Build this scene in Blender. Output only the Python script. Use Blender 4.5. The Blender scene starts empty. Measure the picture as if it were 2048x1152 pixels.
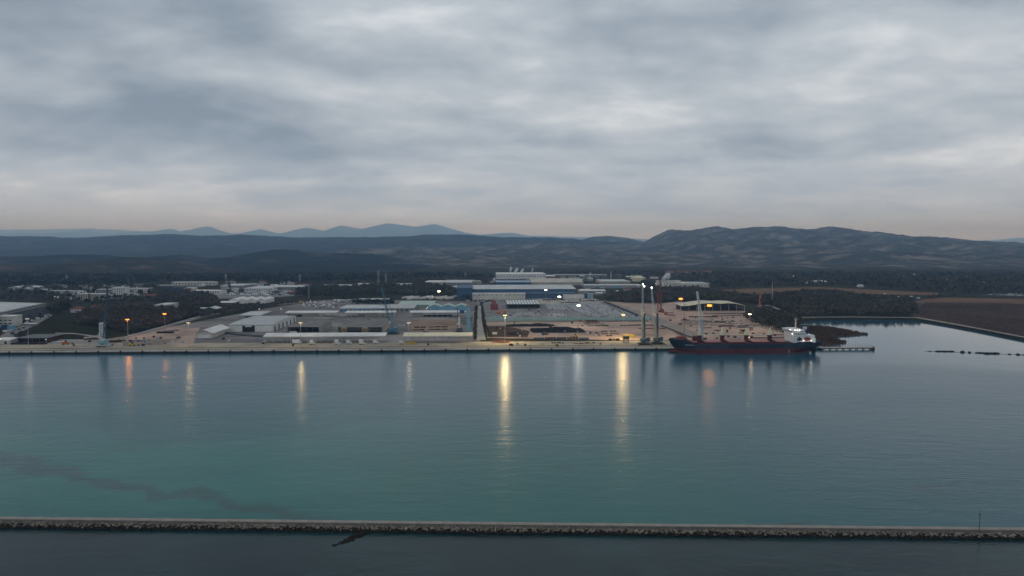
import bpy, bmesh, math, random
import numpy as np
from mathutils import Vector, Matrix, noise as mnoise

R = math.radians
random.seed(7)
rng = np.random.default_rng(7)
scene = bpy.context.scene
COL = scene.collection

# ------------------------------------------------------------------ camera
F = 1409.0                     # focal length in pixels of a 2048 px wide frame
H = 126.0                      # flying height of the camera over the water
PITCH = math.atan((576 - 485) / F)
cam_d = bpy.data.cameras.new('camera')
cam_d.sensor_width = 36.0
cam_d.lens = 36.0 * F / 2048.0
cam_d.clip_start = 1.0
cam_d.clip_end = 120000.0
cam = bpy.data.objects.new('camera', cam_d)
COL.objects.link(cam)
cam.location = (0, 0, H)
cam.rotation_euler = (math.pi / 2 - PITCH, 0, 0)
scene.camera = cam

# ------------------------------------------------------------------ world: overcast dusk sky
world = bpy.data.worlds.new('World')
scene.world = world
world.use_nodes = True
wn, wl = world.node_tree.nodes, world.node_tree.links
wn.clear()


def wnode(t, **kw):
    n = wn.new(t)
    for k, v in kw.items():
        setattr(n, k, v)
    return n


def wmath(op, a, b=None, clamp=False):
    n = wnode('ShaderNodeMath', operation=op, use_clamp=clamp)
    for i, x in enumerate((a, b)):
        if x is None:
            continue
        if isinstance(x, (int, float)):
            n.inputs[i].default_value = x
        else:
            wl.new(x, n.inputs[i])
    return n.outputs[0]


SUN_EL, SUN_ROT = 8.0, 215.0
sky = wnode('ShaderNodeTexSky', sky_type='NISHITA', sun_disc=False)
sky.sun_elevation = R(SUN_EL)
sky.sun_rotation = R(SUN_ROT)
sky.air_density = 1.0
bg_sky = wnode('ShaderNodeBackground')
bg_sky.inputs[1].default_value = 0.05
wl.new(sky.outputs[0], bg_sky.inputs[0])
tc = wnode('ShaderNodeTexCoord')
nrm = wnode('ShaderNodeVectorMath', operation='NORMALIZE')
wl.new(tc.outputs['Generated'], nrm.inputs[0])
sep = wnode('ShaderNodeSeparateXYZ')
wl.new(nrm.outputs[0], sep.inputs[0])
zc = wmath('MAXIMUM', sep.outputs[2], 0.0)
zd = wmath('ADD', zc, 0.20)
cmb = wnode('ShaderNodeCombineXYZ')
wl.new(wmath('DIVIDE', sep.outputs[0], zd), cmb.inputs[0])
wl.new(wmath('DIVIDE', sep.outputs[1], zd), cmb.inputs[1])
CLOUD_OFF = (11.731, 16.600, 0.0)
mp = wnode('ShaderNodeMapping')
mp.inputs['Location'].default_value = CLOUD_OFF
mp.inputs['Rotation'].default_value = (0, 0, R(14))
mp.inputs['Scale'].default_value = (1.0, 1.25, 1)
wl.new(cmb.outputs[0], mp.inputs[0])
n1 = wnode('ShaderNodeTexNoise')
n1.inputs['Scale'].default_value = 0.85
n1.inputs['Detail'].default_value = 7
n1.inputs['Roughness'].default_value = 0.53
n1.inputs['Distortion'].default_value = 0.2
wl.new(mp.outputs[0], n1.inputs['Vector'])
n2 = wnode('ShaderNodeTexNoise')
n2.inputs['Scale'].default_value = 2.9
n2.inputs['Detail'].default_value = 6
n2.inputs['Roughness'].default_value = 0.55
n2.inputs['Distortion'].default_value = 0.15
wl.new(mp.outputs[0], n2.inputs['Vector'])
val = wmath('ADD', wmath('MULTIPLY', n1.outputs[0], 0.71), wmath('MULTIPLY', n2.outputs[0], 0.29))
ramp = wnode('ShaderNodeValToRGB')
cr = ramp.color_ramp
cr.elements[0].position = 0.36
cr.elements[0].color = (0.165, 0.205, 0.250, 1)
cr.elements[1].position = 0.66
cr.elements[1].color = (0.620, 0.660, 0.700, 1)
e = cr.elements.new(0.46); e.color = (0.265, 0.310, 0.360, 1)
e = cr.elements.new(0.56); e.color = (0.400, 0.445, 0.490, 1)
wl.new(val, ramp.inputs[0])
# the thin haze band low over the horizon
hz = wmath('POWER', 2.718, wmath('MULTIPLY', zc, -17.0))
mixh = wnode('ShaderNodeMix', data_type='RGBA')
wl.new(wmath('MULTIPLY', hz, 0.80), mixh.inputs[0])
wl.new(ramp.outputs[0], mixh.inputs[6])
mixh.inputs[7].default_value = (0.640, 0.800, 1.12, 1)
# an overcast sky is brighter overhead than at the horizon
lift = wnode('ShaderNodeVectorMath', operation='SCALE')
wl.new(mixh.outputs[2], lift.inputs[0])
wl.new(wmath('ADD', wmath('MULTIPLY', zc, 0.30), 1.06), lift.inputs[3])
bg_cl = wnode('ShaderNodeBackground')
bg_cl.inputs[1].default_value = 1.16
wl.new(lift.outputs[0], bg_cl.inputs[0])
mixs = wnode('ShaderNodeMixShader')
mixs.inputs[0].default_value = 0.96
wl.new(bg_sky.outputs[0], mixs.inputs[1])
wl.new(bg_cl.outputs[0], mixs.inputs[2])
wo = wnode('ShaderNodeOutputWorld')
wl.new(mixs.outputs[0], wo.inputs[0])

# ------------------------------------------------------------------ sun behind the clouds
sun_d = bpy.data.lights.new('sun', 'SUN')
sun_d.energy = 0.3
sun_d.angle = R(40)
sun_d.color = (1.0, 0.95, 0.9)
sun = bpy.data.objects.new('sun', sun_d)
COL.objects.link(sun)
sun.rotation_euler = (R(90 - 50), 0, R(-35))

# ------------------------------------------------------------------ exposure
vs = scene.view_settings
vs.view_transform = 'Standard'
vs.look = 'None'
vs.gamma = 1.0
vs.exposure = 0.0
vs.use_curve_mapping = False
cy = scene.cycles
cy.max_bounces = 5
cy.diffuse_bounces = 2
cy.glossy_bounces = 3
cy.volume_bounces = 3
cy.transparent_max_bounces = 6
cy.use_denoising = True
cy.use_adaptive_sampling = False
cy.denoiser = 'OPENIMAGEDENOISE'
cy.denoising_prefilter = 'ACCURATE'
cy.sample_clamp_indirect = 2.0
cy.sample_clamp_direct = 20.0

# ================================================================== helpers
GZ = 3.0                      # level of the quay and the plain
FWD = Vector((0, math.cos(PITCH), -math.sin(PITCH)))
UPV = Vector((0, math.sin(PITCH), math.cos(PITCH)))


def W(px, py, z=GZ):
    """photograph pixel -> the point of the place at level z"""
    d = FWD + Vector((1, 0, 0)) * ((px - 1024) / F) + UPV * ((576 - py) / F)
    t = (z - H) / d.z
    p = Vector((0, 0, H)) + d * t
    return p


def MPP(p):
    return p.y / F            # metres across one photograph pixel there


A = R(2.25)                   # the port's grid against the camera
U = Vector((math.cos(A), math.sin(A), 0))
V = Vector((-math.sin(A), math.cos(A), 0))


# ------------------------------------------------------------------ materials
MATS = {}


def mat(name, col, rough=0.8, var=0.25, scale=0.15, col2=None, metal=0.0, bump=0.0, bscale=1.0,
        stripe=None, spec=0.0, coords='Object', rand=0.0, detail=4, patch=None):
    """procedural surface: colour with two scales of noise, optional sheet ribs, fine relief"""
    if name in MATS:
        return MATS[name]
    if spec == 0.0 and rough < 0.71:
        spec = 0.25
    m = bpy.data.materials.new(name)
    m.use_nodes = True
    nt = m.node_tree
    n, l = nt.nodes, nt.links
    b = n['Principled BSDF']
    b.inputs['Roughness'].default_value = rough
    b.inputs['Metallic'].default_value = metal
    b.inputs['Specular IOR Level'].default_value = spec
    t = n.new('ShaderNodeTexCoord')
    vec = t.outputs[coords]
    if coords == 'World':
        vec = None
    no = n.new('ShaderNodeTexNoise')
    no.inputs['Scale'].default_value = scale
    no.inputs['Detail'].default_value = detail
    no.inputs['Roughness'].default_value = 0.6
    l.new(vec, no.inputs['Vector'])
    mx = n.new('ShaderNodeMix'); mx.data_type = 'RGBA'
    c2 = col2 if col2 else tuple(c * (1 - var) for c in col)
    mx.inputs[6].default_value = (*c2, 1)
    mx.inputs[7].default_value = (*col, 1)
    mr = n.new('ShaderNodeMapRange')
    mr.inputs[1].default_value = 0.36
    mr.inputs[2].default_value = 0.64
    l.new(no.outputs[0], mr.inputs[0])
    l.new(mr.outputs[0], mx.inputs[0])
    out = mx.outputs[2]
    if patch:
        pc, ps, lo, hi = patch
        pn = n.new('ShaderNodeTexNoise')
        pn.inputs['Scale'].default_value = ps
        pn.inputs['Detail'].default_value = 5
        l.new(vec, pn.inputs['Vector'])
        pr = n.new('ShaderNodeMapRange')
        pr.inputs[1].default_value = lo
        pr.inputs[2].default_value = hi
        l.new(pn.outputs[0], pr.inputs[0])
        m3 = n.new('ShaderNodeMix'); m3.data_type = 'RGBA'
        l.new(pr.outputs[0], m3.inputs[0])
        l.new(out, m3.inputs[6])
        m3.inputs[7].default_value = (*pc, 1)
        out = m3.outputs[2]
    if rand:
        g = n.new('ShaderNodeNewGeometry')
        oi = n.new('ShaderNodeObjectInfo')
        ad = n.new('ShaderNodeMath'); ad.operation = 'ADD'
        l.new(g.outputs['Random Per Island'], ad.inputs[0])
        l.new(oi.outputs['Random'], ad.inputs[1])
        ma = n.new('ShaderNodeMath'); ma.operation = 'MULTIPLY_ADD'
        l.new(ad.outputs[0], ma.inputs[0])
        ma.inputs[1].default_value = rand
        ma.inputs[2].default_value = 1.0 - rand
        vm = n.new('ShaderNodeVectorMath'); vm.operation = 'SCALE'
        l.new(out, vm.inputs[0])
        l.new(ma.outputs[0], vm.inputs[3])
        out = vm.outputs[0]
    l.new(out, b.inputs['Base Color'])
    hgt = None
    if stripe:
        wv = n.new('ShaderNodeTexWave')
        wv.wave_type = 'BANDS'
        wv.bands_direction = stripe[0]
        wv.inputs['Scale'].default_value = stripe[1]
        l.new(vec, wv.inputs['Vector'])
        hgt = wv.outputs[1]
    elif bump:
        bn = n.new('ShaderNodeTexNoise')
        bn.inputs['Scale'].default_value = bscale
        bn.inputs['Detail'].default_value = 5
        l.new(vec, bn.inputs['Vector'])
        hgt = bn.outputs[0]
    if hgt:
        bu = n.new('ShaderNodeBump')
        bu.inputs['Strength'].default_value = 0.5
        bu.inputs['Distance'].default_value = bump or 0.05
        l.new(hgt, bu.inputs['Height'])
        l.new(bu.outputs[0], b.inputs['Normal'])
    MATS[name] = m
    return m


def emit(name, col, strength, sample=False):
    if name in MATS:
        return MATS[name]
    m = bpy.data.materials.new(name)
    m.use_nodes = True
    n, l = m.node_tree.nodes, m.node_tree.links
    n.clear()
    em = n.new('ShaderNodeEmission')
    em.inputs[0].default_value = (*col, 1)
    em.inputs[1].default_value = strength
    o = n.new('ShaderNodeOutputMaterial')
    l.new(em.outputs[0], o.inputs[0])
    if not sample:
        m.cycles.emission_sampling = 'NONE'
    MATS[name] = m
    return m


# ------------------------------------------------------------------ mesh builder
class MB:
    def __init__(s):
        s.v, s.f, s.mi = [], [], []

    def add(s, vs, fs, mi=0):
        o = len(s.v)
        s.v += [tuple(x) for x in vs]
        s.f += [tuple(i + o for i in f) for f in fs]
        s.mi += [mi] * len(fs)
        return s

    def box(s, x0, x1, y0, y1, z0, z1, mi=0):
        return s.add([(x0, y0, z0), (x1, y0, z0), (x1, y1, z0), (x0, y1, z0),
                      (x0, y0, z1), (x1, y0, z1), (x1, y1, z1), (x0, y1, z1)],
                     [(3, 2, 1, 0), (4, 5, 6, 7), (0, 1, 5, 4), (1, 2, 6, 5), (2, 3, 7, 6), (3, 0, 4, 7)], mi)

    def bar(s, a, b, w, w2=None, mi=0):
        a, b = Vector(a), Vector(b)
        w2 = w if w2 is None else w2
        d = (b - a).normalized()
        ref = Vector((0, 0, 1)) if abs(d.z) < 0.95 else Vector((0, 1, 0))
        x = d.cross(ref).normalized()
        y = d.cross(x)
        q = [(-1, -1), (1, -1), (1, 1), (-1, 1)]
        vs = [a + x * i * w / 2 + y * j * w / 2 for i, j in q] + [b + x * i * w2 / 2 + y * j * w2 / 2 for i, j in q]
        return s.add(vs, [(3, 2, 1, 0), (4, 5, 6, 7), (0, 1, 5, 4), (1, 2, 6, 5), (2, 3, 7, 6), (3, 0, 4, 7)], mi)

    def tube(s, a, b, r, r2=None, seg=8, mi=0):
        a, b = Vector(a), Vector(b)
        r2 = r if r2 is None else r2
        d = (b - a).normalized()
        ref = Vector((0, 0, 1)) if abs(d.z) < 0.95 else Vector((0, 1, 0))
        x = d.cross(ref).normalized()
        y = d.cross(x)
        vs = []
        for c, rr in ((a, r), (b, r2)):
            for k in range(seg):
                t = 2 * math.pi * k / seg
                vs.append(c + x * math.cos(t) * rr + y * math.sin(t) * rr)
        fs = [(k, (k + 1) % seg, seg + (k + 1) % seg, seg + k) for k in range(seg)]
        fs += [tuple(range(seg - 1, -1, -1)), tuple(range(seg, 2 * seg))]
        return s.add(vs, fs, mi)

    def prism(s, prof, y0, y1, mi=0):
        """profile in x,z pushed along y"""
        n = len(prof)
        vs = [(x, y0, z) for x, z in prof] + [(x, y1, z) for x, z in prof]
        fs = [(k, (k + 1) % n, n + (k + 1) % n, n + k) for k in range(n)]
        fs += [tuple(range(n - 1, -1, -1)), tuple(range(n, 2 * n))]
        return s.add(vs, fs, mi)

    def prismx(s, prof, x0, x1, mi=0):
        """profile in y,z pushed along x"""
        n = len(prof)
        vs = [(x0, y, z) for y, z in prof] + [(x1, y, z) for y, z in prof]
        fs = [(k, (k + 1) % n, n + (k + 1) % n, n + k) for k in range(n)]
        fs += [tuple(range(n - 1, -1, -1)), tuple(range(n, 2 * n))]
        return s.add(vs, fs, mi)

    def ico(s, c, rx, ry, rz, jit=0.0, mi=0, rot=0.0):
        t = (1 + 5 ** 0.5) / 2
        base = [(-1, t, 0), (1, t, 0), (-1, -t, 0), (1, -t, 0), (0, -1, t), (0, 1, t), (0, -1, -t), (0, 1, -t),
                (t, 0, -1), (t, 0, 1), (-t, 0, -1), (-t, 0, 1)]
        k = 1 / (1 + t * t) ** 0.5
        vs = []
        cr_, sr = math.cos(rot), math.sin(rot)
        for x, y, z in base:
            j = 1 + random.uniform(-jit, jit)
            X, Y, Z = x * k * rx * j, y * k * ry * j, z * k * rz * j
            vs.append((c[0] + X * cr_ - Y * sr, c[1] + X * sr + Y * cr_, c[2] + Z))
        fs = [(0, 11, 5), (0, 5, 1), (0, 1, 7), (0, 7, 10), (0, 10, 11), (1, 5, 9), (5, 11, 4), (11, 10, 2), (10, 7, 6),
              (7, 1, 8), (3, 9, 4), (3, 4, 2), (3, 2, 6), (3, 6, 8), (3, 8, 9), (4, 9, 5), (2, 4, 11), (6, 2, 10),
              (8, 6, 7), (9, 8, 1)]
        return s.add(vs, fs, mi)

    def lattice(s, a, b, w, w2, chord, brace, n, mi=0):
        """four chords and zigzag braces between two points"""
        a, b = Vector(a), Vector(b)
        d = (b - a).normalized()
        ref = Vector((0, 0, 1)) if abs(d.z) < 0.97 else Vector((0, 1, 0))
        x = d.cross(ref).normalized()
        y = d.cross(x)
        q = [(-1, -1), (1, -1), (1, 1), (-1, 1)]

        def pt(t, k):
            ww = (w + (w2 - w) * t) / 2
            return a.lerp(b, t) + x * q[k][0] * ww + y * q[k][1] * ww
        for k in range(4):
            s.bar(pt(0, k), pt(1, k), chord, mi=mi)
        for i in range(n):
            t0, t1 = i / n, (i + 1) / n
            for k in range(4):
                k2 = (k + 1) % 4
                if i % 2:
                    s.bar(pt(t0, k), pt(t1, k2), brace, mi=mi)
                else:
                    s.bar(pt(t0, k2), pt(t1, k), brace, mi=mi)
        return s

    def mesh(s, name, mats):
        me = bpy.data.meshes.new(name)
        me.from_pydata(s.v, [], s.f)
        if not isinstance(mats, (list, tuple)):
            mats = [mats]
        for m in mats:
            me.materials.append(m)
        if len(mats) > 1:
            me.polygons.foreach_set('material_index', s.mi)
        me.update()
        return me

    def build(s, name, mats, parent=None, label=None):
        o = bpy.data.objects.new(name, s.mesh(name, mats))
        COL.objects.link(o)
        if parent is not None:
            o.parent = parent
        if label:
            o['label'] = label
        return o


def tag(o, label=None, cat=None, group=None, kind=None):
    if label:
        o['label'] = label
    if cat:
        o['category'] = cat
    if group:
        o['group'] = group
    if kind:
        o['kind'] = kind
    return o


def thing(name, label, cat, loc, rz=A, group=None):
    o = bpy.data.objects.new(name, None)
    o.empty_display_size = 1.0
    COL.objects.link(o)
    o.location = loc
    o.rotation_euler = (0, 0, rz)
    return tag(o, label, cat, group)


def link(name, me, parent=None, loc=None, rz=None):
    o = bpy.data.objects.new(name, me)
    COL.objects.link(o)
    if parent is not None:
        o.parent = parent
    if loc is not None:
        o.location = loc
    if rz is not None:
        o.rotation_euler = (0, 0, rz)
    return o


def dup(root, loc, rz=None, label=None, group=None, scale=None):
    r = root.copy()
    COL.objects.link(r)
    r.location = loc
    if rz is not None:
        r.rotation_euler = (0, 0, rz)
    if label:
        r['label'] = label
    if group:
        r['group'] = group
    if scale:
        r.scale = scale
    for ch in list(root.children):
        c = ch.copy()
        COL.objects.link(c)
        c.parent = r
        for g in ch.children:
            d = g.copy()
            COL.objects.link(d)
            d.parent = c
    return r


def sheet(name, pts, z, m, kind='structure', pix=True, skirt=None):
    """a flat polygon of ground, corners given as photograph pixels or metres"""
    P = [W(x, y, z) for x, y in pts] if pix else [Vector((x, y, z)) for x, y in pts]
    bm = bmesh.new()
    vs_ = [bm.verts.new(p) for p in P]
    f = bm.faces.new(vs_)
    if f.normal.z < 0 or f.calc_area() and (f.normal_update() or f.normal.z < 0):
        f.normal_flip()
    if skirt is not None:
        lo = [bm.verts.new((p.x, p.y, skirt)) for p in P]
        n = len(P)
        for i in range(n):
            j = (i + 1) % n
            bm.faces.new((vs_[i], vs_[j], lo[j], lo[i]))
    bmesh.ops.triangulate(bm, faces=[f])
    bmesh.ops.recalc_face_normals(bm, faces=bm.faces) if skirt is not None else None
    me = bpy.data.meshes.new(name)
    bm.to_mesh(me)
    bm.free()
    me.materials.append(m)
    o = bpy.data.objects.new(name, me)
    COL.objects.link(o)
    if kind:
        o['kind'] = kind
    return o


def inpoly(x, y, poly):
    c = False
    n = len(poly)
    j = n - 1
    for i in range(n):
        xi, yi = poly[i]
        xj, yj = poly[j]
        if (yi > y) != (yj > y) and x < (xj - xi) * (y - yi) / (yj - yi) + xi:
            c = not c
        j = i
    return c


# ================================================================== materials of the place
concrete = mat('concrete', (0.36, 0.315, 0.245), 0.9, 0.30, 0.03, bump=0.03, bscale=0.6,
               patch=((0.23, 0.20, 0.17), 0.012, 0.48, 0.68))
coping = mat('coping', (0.46, 0.44, 0.41), 0.85, 0.25, 0.05)
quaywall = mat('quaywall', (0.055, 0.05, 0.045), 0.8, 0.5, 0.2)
asphalt = mat('asphalt', (0.185, 0.172, 0.165), 0.9, 0.35, 0.03, patch=((0.25, 0.228, 0.212), 0.011, 0.48, 0.62))
asphalt_pale = mat('asphalt_pale', (0.23, 0.215, 0.21), 0.9, 0.3, 0.03, patch=((0.15, 0.145, 0.145), 0.01, 0.5, 0.65))
dirt = mat('dirt', (0.25, 0.175, 0.13), 0.95, 0.35, 0.035, patch=((0.26, 0.195, 0.15), 0.012, 0.48, 0.66))
dirt_pink = mat('dirt_pink', (0.42, 0.305, 0.245), 0.95, 0.25, 0.03, patch=((0.20, 0.158, 0.135), 0.012, 0.5, 0.65))
gravel = mat('gravel', (0.34, 0.31, 0.27), 0.95, 0.3, 0.06)
scrub = mat('scrub', (0.048, 0.042, 0.032), 0.95, 0.45, 0.02, patch=((0.034, 0.038, 0.026), 0.008, 0.45, 0.6))
grass = mat('grass', (0.030, 0.032, 0.018), 0.95, 0.4, 0.03, patch=((0.028, 0.024, 0.018), 0.014, 0.48, 0.62), bump=0.4, bscale=0.25)
reedfield = mat('reedfield', (0.125, 0.082, 0.055), 0.95, 0.4, 0.015, patch=((0.09, 0.068, 0.052), 0.006, 0.45, 0.6), bump=0.5, bscale=0.3)
reedlight = mat('reedlight', (0.17, 0.11, 0.075), 0.95, 0.35, 0.015, patch=((0.15, 0.10, 0.06), 0.008, 0.5, 0.65), bump=0.5, bscale=0.3)
coal = mat('coal', (0.020, 0.020, 0.022), 0.85, 0.4, 0.3, bump=0.3, bscale=0.8)
soil = mat('soil', (0.10, 0.065, 0.045), 0.95, 0.4, 0.15, bump=0.3, bscale=0.6)
white_wall = mat('white_wall', (0.66, 0.655, 0.63), 0.75, 0.2, 0.06, bump=0.05, stripe=('X', 0.8))
offwhite = mat('offwhite', (0.56, 0.54, 0.48), 0.8, 0.25, 0.05)
cream_roof = mat('cream_roof', (0.60, 0.545, 0.39), 0.7, 0.2, 0.06, bump=0.06, stripe=('X', 0.6))  # yellow strengthened to colour in the lamplight on the canopy by the road
white_roof = mat('white_roof', (0.62, 0.61, 0.58), 0.7, 0.25, 0.06, bump=0.06, stripe=('X', 0.6))
grey_roof = mat('grey_roof', (0.36, 0.37, 0.37), 0.75, 0.3, 0.05, bump=0.06, stripe=('X', 0.6))
pale_roof = mat('pale_roof', (0.47, 0.48, 0.47), 0.7, 0.25, 0.04, bump=0.06, stripe=('X', 0.6))
dark_roof = mat('dark_roof', (0.21, 0.20, 0.19), 0.85, 0.35, 0.06, bump=0.06, stripe=('X', 0.6))
beige_roof = mat('beige_roof', (0.46, 0.43, 0.37), 0.75, 0.2, 0.04)
green_roof = mat('green_roof', (0.36, 0.44, 0.39), 0.7, 0.2, 0.06, bump=0.06, stripe=('X', 0.6))
skylight = mat('skylight', (0.62, 0.64, 0.62), 0.5, 0.15, 0.3)
grey_wall = mat('grey_wall', (0.30, 0.305, 0.31), 0.8, 0.25, 0.08, bump=0.05, stripe=('X', 0.8))
dark_wall = mat('dark_wall', (0.105, 0.11, 0.125), 0.8, 0.3, 0.08, bump=0.05, stripe=('X', 0.8))
beige_wall = mat('beige_wall', (0.42, 0.385, 0.33), 0.85, 0.25, 0.08)
dark_in = mat('dark_in', (0.03, 0.03, 0.032), 0.9, 0.3, 0.2)
glass = mat('glass', (0.05, 0.065, 0.08), 0.15, 0.3, 0.4, spec=0.6)
blue_wall = mat('blue_wall', (0.035, 0.085, 0.165), 0.6, 0.2, 0.05, bump=0.05, stripe=('X', 0.8))
blue_dark = mat('blue_dark', (0.035, 0.075, 0.15), 0.6, 0.25, 0.05)
blue_pale = mat('blue_pale', (0.22, 0.33, 0.43), 0.6, 0.2, 0.06)
blue_shed = mat('blue_shed', (0.16, 0.33, 0.45), 0.7, 0.2, 0.08, bump=0.05, stripe=('X', 0.8))
aqua = mat('aqua', (0.27, 0.40, 0.405), 0.7, 0.2, 0.08)
green_wall = mat('green_wall', (0.04, 0.11, 0.075), 0.75, 0.25, 0.1)
green_pale = mat('green_pale', (0.22, 0.33, 0.27), 0.75, 0.25, 0.1)
red_tile = mat('red_tile', (0.17, 0.075, 0.06), 0.85, 0.3, 0.4)
brick = mat('brick', (0.27, 0.15, 0.12), 0.85, 0.3, 0.3)
steel = mat('steel', (0.22, 0.23, 0.24), 0.5, 0.3, 0.3, metal=0.3)
galv = mat('galv', (0.42, 0.43, 0.44), 0.5, 0.25, 0.3, metal=0.2)
rust = mat('rust', (0.11, 0.05, 0.035), 0.85, 0.5, 0.5, col2=(0.05, 0.032, 0.028))
rust_dark = mat('rust_dark', (0.055, 0.035, 0.03), 0.85, 0.5, 0.4)
rubber = mat('rubber', (0.02, 0.02, 0.02), 0.85, 0.3, 0.5)
crane_blue = mat('crane_blue', (0.06, 0.20, 0.30), 0.5, 0.25, 0.3)
crane_teal = mat('crane_teal', (0.20, 0.36, 0.40), 0.5, 0.25, 0.3)
crane_navy = mat('crane_navy', (0.035, 0.085, 0.13), 0.5, 0.25, 0.3)
crane_grey = mat('crane_grey', (0.36, 0.40, 0.43), 0.5, 0.2, 0.3)
crane_dark = mat('crane_dark', (0.07, 0.08, 0.075), 0.6, 0.3, 0.3)
crane_white = mat('crane_white', (0.62, 0.63, 0.63), 0.5, 0.15, 0.3)
yellow = mat('yellow', (0.50, 0.36, 0.07), 0.5, 0.2, 0.4)
yellow_pale = mat('yellow_pale', (0.50, 0.44, 0.20), 0.5, 0.2, 0.4)
orange = mat('orange', (0.50, 0.14, 0.03), 0.5, 0.2, 0.4)
red = mat('red', (0.22, 0.045, 0.042), 0.6, 0.25, 0.3)
sky_blue = mat('sky_blue', (0.15, 0.32, 0.43), 0.6, 0.2, 0.3)
ship_blue = mat('ship_blue', (0.014, 0.028, 0.050), 0.5, 0.3, 0.08, patch=((0.035, 0.05, 0.07), 0.05, 0.52, 0.7))
ship_red = mat('ship_red', (0.105, 0.022, 0.026), 0.65, 0.35, 0.1, patch=((0.09, 0.03, 0.03), 0.05, 0.5, 0.7))
ship_deck = mat('ship_deck', (0.105, 0.036, 0.034), 0.8, 0.3, 0.2)
ship_white = mat('ship_white', (0.66, 0.66, 0.66), 0.5, 0.12, 0.15)
ship_cream = mat('ship_cream', (0.60, 0.56, 0.42), 0.5, 0.15, 0.2)
hatch_pink = mat('hatch_pink', (0.36, 0.20, 0.18), 0.8, 0.2, 0.2)
rockm = mat('rock', (0.27, 0.235, 0.19), 0.95, 0.35, 0.5, rand=0.45, bump=0.2, bscale=1.5)
rockwet = mat('rock_wet', (0.030, 0.027, 0.024), 0.72, 0.4, 0.5, rand=0.3, bump=0.2, bscale=1.5)
trunkm = mat('trunk', (0.075, 0.06, 0.048), 0.95, 0.3, 1.0)
leaf_brown = mat('leaf_brown', (0.108, 0.078, 0.060), 0.95, 0.4, 0.03, rand=0.5, col2=(0.058, 0.050, 0.042))
leaf_green = mat('leaf_green', (0.076, 0.079, 0.045), 0.95, 0.4, 0.03, rand=0.5, col2=(0.050, 0.044, 0.034))
leaf_dark = mat('leaf_dark', (0.020, 0.027, 0.024), 0.95, 0.4, 0.01, rand=0.5, col2=(0.030, 0.031, 0.028))
leaf_grey = mat('leaf_grey', (0.098, 0.086, 0.070), 0.95, 0.4, 0.03, rand=0.5, col2=(0.056, 0.056, 0.044))
leaf_ever = mat('leaf_ever', (0.022, 0.032, 0.018), 0.95, 0.4, 0.2, rand=0.4)

# ================================================================== the setting
# ---- water
wm = bpy.data.materials.new('water')
wm.use_nodes = True
n, l = wm.node_tree.nodes, wm.node_tree.links
b = n['Principled BSDF']
b.inputs['IOR'].default_value = 1.333
b.inputs['Roughness'].default_value = 0.12
b.inputs['Specular IOR Level'].default_value = 0.36
t = n.new('ShaderNodeTexCoord')
sp = n.new('ShaderNodeSeparateXYZ')
l.new(t.outputs['Object'], sp.inputs[0])


def nmath(op, a, b_=None, clamp=False):
    x = n.new('ShaderNodeMath')
    x.operation = op
    x.use_clamp = clamp
    for i, q in enumerate((a, b_)):
        if q is None:
            continue
        if isinstance(q, (int, float)):
            x.inputs[i].default_value = q
        else:
            l.new(q, x.inputs[i])
    return x.outputs[0]


def nnoise(scale, detail=4, dist=0.0, sx=1.0, sy=1.0, rough=0.55, rot=0.0):
    m_ = n.new('ShaderNodeMapping')
    m_.inputs['Scale'].default_value = (sx, sy, 1)
    m_.inputs['Rotation'].default_value = (0, 0, rot)
    l.new(t.outputs['Object'], m_.inputs[0])
    q = n.new('ShaderNodeTexNoise')
    q.inputs['Scale'].default_value = scale
    q.inputs['Detail'].default_value = detail
    q.inputs['Distortion'].default_value = dist
    q.inputs['Roughness'].default_value = rough
    l.new(m_.outputs[0], q.inputs['Vector'])
    return q.outputs[0]


def nmix(fac, a, b_):
    x = n.new('ShaderNodeMix')
    x.data_type = 'RGBA'
    if isinstance(fac, (int, float)):
        x.inputs[0].default_value = fac
    else:
        l.new(fac, x.inputs[0])
    for i, q in ((6, a), (7, b_)):
        if isinstance(q, tuple):
            x.inputs[i].default_value = (*q, 1)
        else:
            l.new(q, x.inputs[i])
    return x.outputs[2]


def nrange(v, a, b_):
    x = n.new('ShaderNodeMapRange')
    x.interpolation_type = 'SMOOTHSTEP'
    x.inputs[1].default_value = a
    x.inputs[2].default_value = b_
    l.new(v, x.inputs[0])
    return x.outputs[0]


big = nnoise(0.006, 3, 0.4, 0.55, 1.0)
yw = nmath('ADD', sp.outputs[1], nmath('MULTIPLY', nmath('SUBTRACT', big, 0.5), 190.0))
shoal = nmath('SUBTRACT', 1.0, nrange(yw, 330.0, 660.0))            # the shallow sandy side of the basin
shoal = nmath('MULTIPLY', shoal, nmath('SUBTRACT', 1.0, nmath('MULTIPLY', nrange(sp.outputs[0], 20.0, 260.0), 0.75)))
body = nmix(shoal, (0.014, 0.068, 0.098), (0.009, 0.100, 0.090))
turb = nmath('MULTIPLY', nmath('MULTIPLY', shoal, nmath('SUBTRACT', 1.0, nrange(sp.outputs[0], -200.0, 40.0))), nrange(nnoise(0.012, 5, 0.8, 0.5, 1.2), 0.35, 0.65))
body = nmix(nmath('MULTIPLY', turb, 0.6), body, (0.024, 0.160, 0.132))   # milky silt over the shallows
patchn = nrange(nnoise(0.022, 5, 0.8, 0.45, 1.0, 0.6, 0.25), 0.60, 0.72)   # weed on the sea bed
weed = nmath('MULTIPLY', patchn, nmath('SUBTRACT', 1.0, nrange(sp.outputs[1], 380.0, 470.0)))
body = nmix(nmath('MULTIPLY', weed, 0.6), body, (0.026, 0.042, 0.042))
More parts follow.
